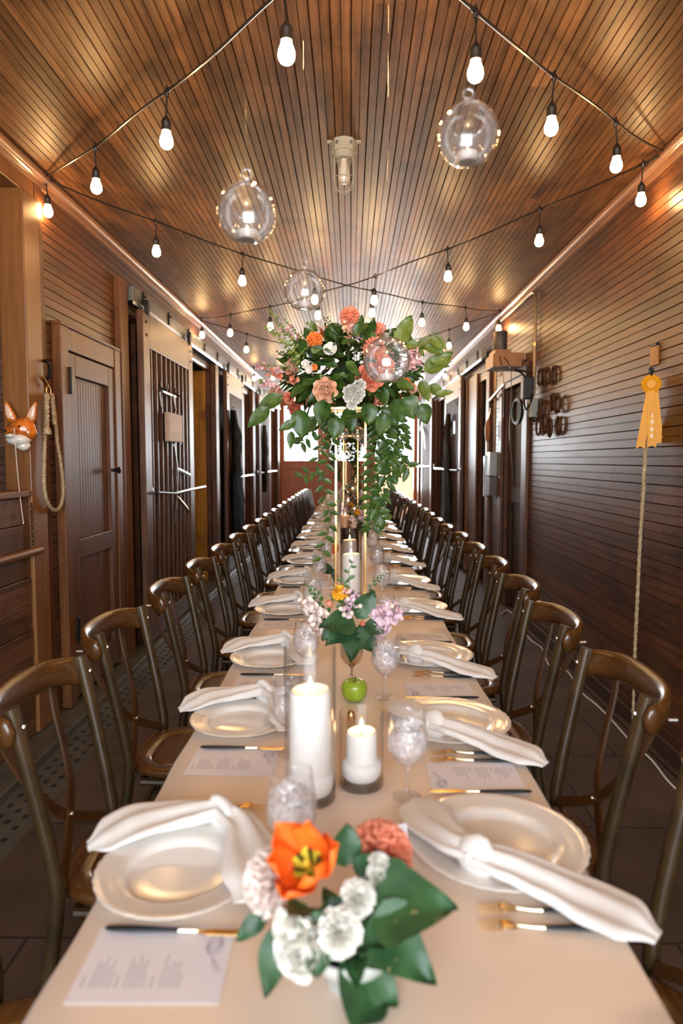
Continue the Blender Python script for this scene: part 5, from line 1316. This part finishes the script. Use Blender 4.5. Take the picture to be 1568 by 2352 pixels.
m = MB(); m.tube([at_x(a, b, XL + .07) - q for a, b in ((408, 1140), (414, 1150), (422, 1160), (432, 1172), (438, 1184))], [.006, .013, .016, .012, .005], 8); m.build('snap', M['brass'], t)
t = tag(empty('bridle_rack_bar', at_x(375, 902, XL + .05)), 'short iron bar with hooks near the top of the first left barred door', 'hook rail'); q = V3(t.location)
m = MB(); m.tube([at_x(372, 898, XL + .05) - q, at_x(402, 911, XL + .05) - q], .011, 8); m.build('bar', M['steel'], t)
for a, b in ((369, 890), (403, 905)):
    m = MB(); p = at_x(a, b, XL + .04) - q; m.tube(cat_rom([p + V3((0, 0, .05)), p, p + V3((.05, 0, -.02)), p + V3((.06, 0, .03))], 4), .007, 6); m.build('hook', M['iron'], t)
for a, b, c, d in ((366, 900, 370, 935), (398, 910, 404, 945)):
    m = MB(); m.tube([at_x(a, b, XL + .06) - q, at_x(c, d, XL + .06) - q], [(.004, .03), (.004, .012)], 8, up=(0, 1, .1)); m.build('leather_tab', M['leather'], t)
# black coat on the second left door, dark cloth on the third
def hung_cloth(name, X, s_, prof, mat, label, cat, seed=0):
    """prof: list of (z, y0, y1) outline rows; cloth hangs in folds with real thickness"""
    rr = random.Random(seed); zs = prof[0][0]; yc = (prof[0][1] + prof[0][2]) / 2; t = empty(name, (X, yc, zs)); m = MB(); nj = 26; rows = []
    for i in range(len(prof) - 1):
        for k in range(5): u = k / 5; rows.append(tuple(prof[i][j] * (1 - u) + prof[i + 1][j] * u for j in range(3)))
    rows.append(prof[-1]); vs = []
    for i, (z, a, b) in enumerate(rows):
        ring = []
        for j in range(nj):
            th = 2 * PI * j / nj; y = (a + b) / 2 + (b - a) / 2 * math.cos(th)
            f = .012 * math.sin(y * 46 + seed + z * 2) * min(1, i / 6)
            x = s_ * (.035 + .032 * math.sin(th) + f); ring.append((x, y - yc, z - zs))
        vs += ring
    n = len(rows); m.add(vs, [(i * nj + j, i * nj + (j + 1) % nj, (i + 1) * nj + (j + 1) % nj, (i + 1) * nj + j) for i in range(n - 1) for j in range(nj)] + [tuple(range(nj - 1, -1, -1)), tuple((n - 1) * nj + j for j in range(nj))])
    m.build('cloth', M[mat], t, smooth=70)
    m = MB(); m.tube([(-s_ * .01, 0, .03), (s_ * .04, 0, .03), (s_ * .05, 0, .05)], .006, 6); m.build('hook', M['iron'], t); tag(t, label, cat)
hung_cloth('black_coat', XL + .03, 1, [(2.19, 9.0, 9.25), (2.05, 8.98, 9.35), (1.9, 9.02, 9.7), (1.75, 9.1, 9.75), (1.55, 9.05, 9.6), (1.2, 8.98, 9.75), (.95, 9.0, 9.95), (.8, 8.98, 9.85), (.6, 9.0, 9.95), (.45, 9.05, 9.98)], 'coat', 'long black coat hanging on the second left barred door', 'coat', 1)
hung_cloth('dark_halter_straps', XL + .03, 1, [(2.16, 12.3, 12.5), (1.95, 12.28, 12.75), (1.6, 12.3, 12.7), (1.2, 12.35, 12.6), (.95, 12.4, 12.5)], 'apron', 'dark strap bundle hanging on the third left barred door', 'straps', 2)
hung_cloth('brown_apron', XR - .03, -1, [(2.22, 10.25, 10.55), (2.1, 10.2, 10.6), (1.8, 10.2, 10.75), (1.5, 10.15, 10.85), (1.1, 10.05, 10.95), (.8, 10.0, 11.0), (.62, 10.0, 11.05)], 'apron', 'long dark brown canvas apron hanging on the right barred door', 'apron', 3)
t = tag(empty('small_wall_tag', at_x(1044, 982, XR - .12)), 'small pale tag hanging on a cord beside the brown apron', 'tag'); m = MB(); m.box(-.008, .008, -.06, .06, -.085, .085); m.build('tag_plate', M['grey'], t, smooth=0, bevel=.003)
m = MB(); m.tube([(0, 0, .085), (.03, 0, .34)], .004, 6); m.build('cord', M['cordA'], t)

# ================================================================== RIGHT WALL THINGS
# rosette ribbon
t = tag(empty('rosette_ribbon', (1.565, 3.62, 1.925), -.35), 'yellow award rosette with three tails printed 1966 on the right wall', 'rosette')
m = MB(); n = 44; vs = [(0, -.012, 0)]
for j, (r, d) in enumerate(((.02, -.012), (.03, -.010), (.047, -.006), (.047, .004), (.03, .006))):
    for k in range(n): a = 2 * PI * k / n; f = (.004 if k % 2 else -.002) * (j in (2, 3)) + (.002 if k % 2 else 0); vs.append(((r + f) * math.cos(a), d + f * 1.2, (r + f) * math.sin(a)))
fs = [(0, 1 + k, 1 + (k + 1) % n) for k in range(n)] + [(1 + i * n + k, 1 + (i + 1) * n + k, 1 + (i + 1) * n + (k + 1) % n, 1 + i * n + (k + 1) % n) for i in range(4) for k in range(n)]
m.add(vs, fs); m.build('pleated_rosette', M['ribbon'], t, smooth=20)
m = MB(); m.lathe([(0, .016), (.022, .0155), (.0255, .012), (.0255, .008), (0, .008)][::-1], (0, 0, 0), 28, (0, -1, 0)); m.build('centre_button', M['ribbon'], t)
def tail(x0, x1, zb, y, name='tail', tw=0):
    w_ = .022; zt = -.03; m = MB()
    pts = [(x0 - w_ * .75, zt), (x0 + w_ * .75, zt), (x1 + w_, zb), (x1, zb + .012), (x1 - w_, zb)]
    m.prism([(x, y + (tw * x), z) for x, z in pts], (0, .0012, 0)); return m.build(name, M['ribbon'], t, smooth=0)
tail(-.005, -.042, -.335, -.004); tail(.002, .012, -.33, -.008); tail(.018, .048, -.315, .0)
def text(body, size, loc, rot, mat, parent, name='printed_text', ext=.0004):
    c = bpy.data.curves.new(name, 'FONT'); c.body = body; c.size = size; c.extrude = ext; c.align_x = 'CENTER'; c.align_y = 'CENTER'
    o = bpy.data.objects.new(name, c); C.objects.link(o); bpy.context.view_layer.update()
    me = bpy.data.meshes.new_from_object(o.evaluated_get(bpy.context.evaluated_depsgraph_get())); bpy.data.objects.remove(o)
    me.materials.clear(); me.materials.append(mat); o = bpy.data.objects.new(name, me); C.objects.link(o); o.parent = parent; o.location = loc; o.rotation_euler = rot; return o
for k, ch in enumerate('1966'): text(ch, .036, (.010, -.0094, -.165 - .034 * k), (PI / 2, 0, 0), M['goldtext'], t)
m = MB(); m.tube([(.0, .03, .075), (0, .005, .07), (0, -.004, .06), (0, .0, .045)], .006, 8); m.lathe([(0, 0), (.016, 0), (.014, .012), (0, .014)], (0, .04, .078), 14, (0, -1, 0)); m.build('hook', M['iron'], t)
t = tag(empty('wall_rope', (1.565, 3.66, 1.62)), 'straight hemp rope hanging below the yellow rosette', 'rope'); m = MB()
P = [(-.004, 0, .28), (.0, 0, .0), (-.004, .003, -.25), (-.012, .005, -.55), (-.018, .0, -.85), (-.022, .0, -1.15), (-.02, 0, -1.5)]
rope_tube(m, P, .0105, .03); m.build('rope_strands', M['rope'], t, smooth=80)
m = MB(); p = at_x(1505, 818, WR); m.box(WR - .012, WR + .0, p.y - .045, p.y + .045, p.z - .05, p.z + .05); o = m.build('wall_notch_block', M['amber'], smooth=0, bevel=.002); tag(o, 'small worn wooden block let into the wall above the rosette', 'wall block')
m = MB(); m.box(WR - .014, WR - .001, p.y - .035, p.y + .035, p.z + .052, p.z + .066); o = m.build('dark_keeper', M['iron'], smooth=0, bevel=.001); tag(o, 'dark metal keeper just above the small wall block', 'metal keeper')
# horseshoes
HS = [(1240, 868, 'top', 'left'), (1257, 866, 'top', 'middle'), (1272, 862, 'top', 'right'), (1247, 940, 'middle', 'left'), (1268, 925, 'middle', 'centre'), (1280, 930, 'middle', 'right'), (1228, 952, 'low', 'far left'),
      (1236, 980, 'bottom', 'left'), (1250, 975, 'bottom', 'second'), (1262, 982, 'bottom', 'third'), (1282, 976, 'bottom', 'right')]
m = MB(); P = []
for k in range(19):
    a = PI * (1.5 - .82 + 1.64 * k / 18) + PI; rx = .052; P.append((0, rx * math.cos(a) * (1.05 if abs(math.cos(a)) > .5 else 1), .065 * math.sin(a)))
m.tube(P, [(.0075, .011)] * 19, 8, up=(1, 0, 0)); hs0 = m.build('horseshoe', M['rust'], smooth=50)
for k, (a, b, row, col) in enumerate(HS):
    o = hs0 if k == 0 else hs0.copy()
    if k: C.objects.link(o)
    p = at_x(a, b, WR - .016 - (.012 if k in (1, 5, 9) else 0)); o.location = p; o.rotation_euler = (R.uniform(-.15, .15) + (PI if row == 'bottom' else 0), 0, R.uniform(-.1, .1)); s_ = 1.12; o.scale = (1, s_, s_)
    tag(o, 'rusty horseshoe, %s one in the %s row on the right wall' % (col, row), 'horseshoe', 'rusty horseshoes nailed to the right wall')
# conduit, boxes, shelf and speaker
CX = WR - .03
t = tag(empty('conduit_pipe', at_x(1228, 800, CX)), 'metal conduit running under the moulding and down the right wall', 'conduit'); q = V3(t.location)
yv = q.y; m = MB(); m.tube([V3(p) - q for p in cat_rom([(CX, 7.4, 3.0), (CX, 6.6, 3.0), (CX, yv + .16, 3.0), (CX, yv + .05, 2.975), (CX, yv, 2.9), (CX, yv, 2.5), (CX, yv, 2.1)], 6)], .014, 10); m.build('pipe', M['conduit'], t)
m = MB(); m.tube([(0, 0, .02), (0, 0, .05)], .02, 10); m.build('coupling', M['brass'], t)
m = MB(); m.box(WR - .07, WR - .005, yv - .06, yv + .07, 1.90, 2.06); o = m.build('junction_box', M['grey'], smooth=0, bevel=.004); tag(o, 'grey metal junction box at the foot of the conduit', 'junction box')
t = tag(empty('power_adapter', (WR - .08, yv + .02, 2.16)), 'black power adapter plugged in above the grey junction box', 'adapter'); m = MB(); m.box(-.05, .04, -.05, .05, -.1, .09); m.build('body', M['rubber'], t, smooth=0, bevel=.008); m = MB(); m.tube([(-.01, 0, .09), (-.01, 0, .2)], .012, 8); m.build('plug_lead', M['cordA'], t)
t = tag(empty('power_cable', (WR - .09, yv, 2.3)), 'black cable looping from the shelf to the adapter and down', 'cable'); q = V3(t.location)
for pth in ([(1145, 848, 1.36), (1175, 850, 1.42), (1200, 852, 1.5), (1215, 858, 1.54)], [(1180, 850, 1.42), (1195, 855, 1.5), (1208, 868, 1.54)], [(1222, 905, 1.54), (1218, 925, 1.54), (1208, 940, 1.5), (1203, 925, 1.5), (1205, 880, 1.52)]):
    m = MB(); m.tube(cat_rom([at_x(a, b, x) - q for a, b, x in pth], 6), .010, 8); m.build('cable_run', M['cordA'], t)
t = tag(empty('coiled_cable', at_x(1190, 945, WR - .09)), 'coil of black cable hanging at the right doorway', 'cable'); m = MB()
for k in range(6): m.tube([(.012 * math.sin(k * 2) - .01, (.13 + .008 * k) * math.cos(a) + .01 * math.sin(k), (.095 + .004 * k) * math.sin(a)) for a in [j * 2 * PI / 24 for j in range(24)]], .008, 6, closed=True)
m.build('coils', M['rubber'], t)
t = tag(empty('corner_shelf', (1.48, 6.62, 2.40)), 'orange plywood shelf box fixed high on the right wall', 'shelf')
m = MB(); m.box(-.14, .135, -.14, .20, 0, .015); m.build('bottom_board', M['galv'], t, smooth=0, bevel=.002)
m = MB(); m.box(-.14, .135, -.155, -.14, 0, .13); m.build('front_board', M['ply'], t, smooth=0, bevel=.003)
m = MB(); m.box(-.155, -.14, -.155, .2, .0, .12); m.build('side_board', M['ply'], t, smooth=0, bevel=.003)
m = MB(); m.box(-.13, .02, -.12, .16, .015, .165); m.build('raised_block', M['ply'], t, smooth=0, bevel=.003)
t = tag(empty('round_speaker', (1.425, 6.64, 2.568)), 'brown cylindrical speaker standing on the high plywood shelf', 'speaker')
m = MB(); m.lathe([(0, 0), (.062, 0), (.066, .006), (.066, .175), (.06, .185), (0, .186)], seg=32); m.build('grille_body', M['mesh'], t)
t = tag(empty('speaker_wire', (1.36, 6.46, 2.5)), 'thin dark wires hanging down from the plywood shelf', 'wire'); q = V3(t.location)
for pth in ([(1147, 818), (1152, 840), (1156, 870), (1157, 920), (1156, 960)], [(1158, 820), (1170, 840), (1174, 870), (1173, 920), (1170, 1000), (1176, 1060), (1180, 1150), (1182, 1230)]):
    m = MB(); m.tube(cat_rom([at_y(a, b, 6.44) - q for a, b in pth], 5), .004, 6); m.build('wire', M['cordA'], t)
t = tag(empty('narrow_conduit', (WR - .03, 7.6, 1.9)), 'thin upright metal pipe beside the switch boxes on the right', 'conduit'); m = MB(); m.tube([(0, 0, -.28), (0, 0, 1.15)], .014, 8); m.build('pipe', M['conduit'], t)
m = MB(); m.tube([(0, .4, .30), (-.1, -.9, .37)], .016, 8); m.build('cross_pipe', M['conduit'], t)
t = tag(empty('switch_box', (WR - .05, 7.6, 1.36)), 'dark electrical switch boxes low on the thin upright pipe', 'switch box'); m = MB(); m.box(-.05, .04, -.10, .08, .0, .26); m.build('upper_box', M['grey'], t, smooth=0, bevel=.004)
m = MB(); m.box(-.05, .04, -.10, .10, -.22, -.01); m.build('lower_box', M['mesh'], t, smooth=0, bevel=.004)
m = MB(); m.box(-.07, .03, .10, .16, -.24, .22); m.build('bright_cover', M['steel'], t, smooth=0, bevel=.01)
t = tag(empty('long_handled_brush', at_x(1120, 990, WR - .08)), 'long handled brush hanging left of the switch boxes', 'brush'); q = V3(t.location)
m = MB(); m.ball((0, 0, 0), 1, 14, 10, (.035, .06, .13)); m.build('bristle_head', M['ply'], t); m = MB(); m.tube([(0, 0, -.1), (0, -.03, -.5)], [.014, .010], 8); m.build('handle', M['sign'], t)
m = MB(); m.tube([(0, 0, .12), (0.03, 0, .25)], .008, 6); m.build('hanger', M['steel'], t)
t = tag(empty('yellow_halter', at_x(972, 1010, XR - .06)), 'yellow halter strap hanging on the farthest right barred door', 'halter'); q = V3(t.location)
m = MB(); m.tube(cat_rom([at_x(a, b, XR - .06) - q for a, b in ((966, 983), (971, 992), (974, 1005), (975, 1020), (976, 1033))], 5), [(.01, .06)] * 21, 8, up=(0, 1, 0)); m.build('strap', M['ribbon'], t)
# white cable on the floor
t = tag(empty('floor_cable', (1.5, 4, .006)), 'white cable lying loosely on the floor along the right wall', 'cable'); q = V3(t.location)
m = MB(); m.tube(cat_rom([at_z(a, b, .008) - q for a, b in ((1150, 1410), (1165, 1402), (1178, 1412), (1195, 1440), (1218, 1470), (1245, 1490), (1262, 1530), (1300, 1540), (1335, 1590), (1370, 1620), (1405, 1655), (1445, 1700), (1495, 1745), (1530, 1790), (1560, 1820))], 5), .006, 8); m.build('cable_run', M['white_cable'], t)

metres(*ROOM)
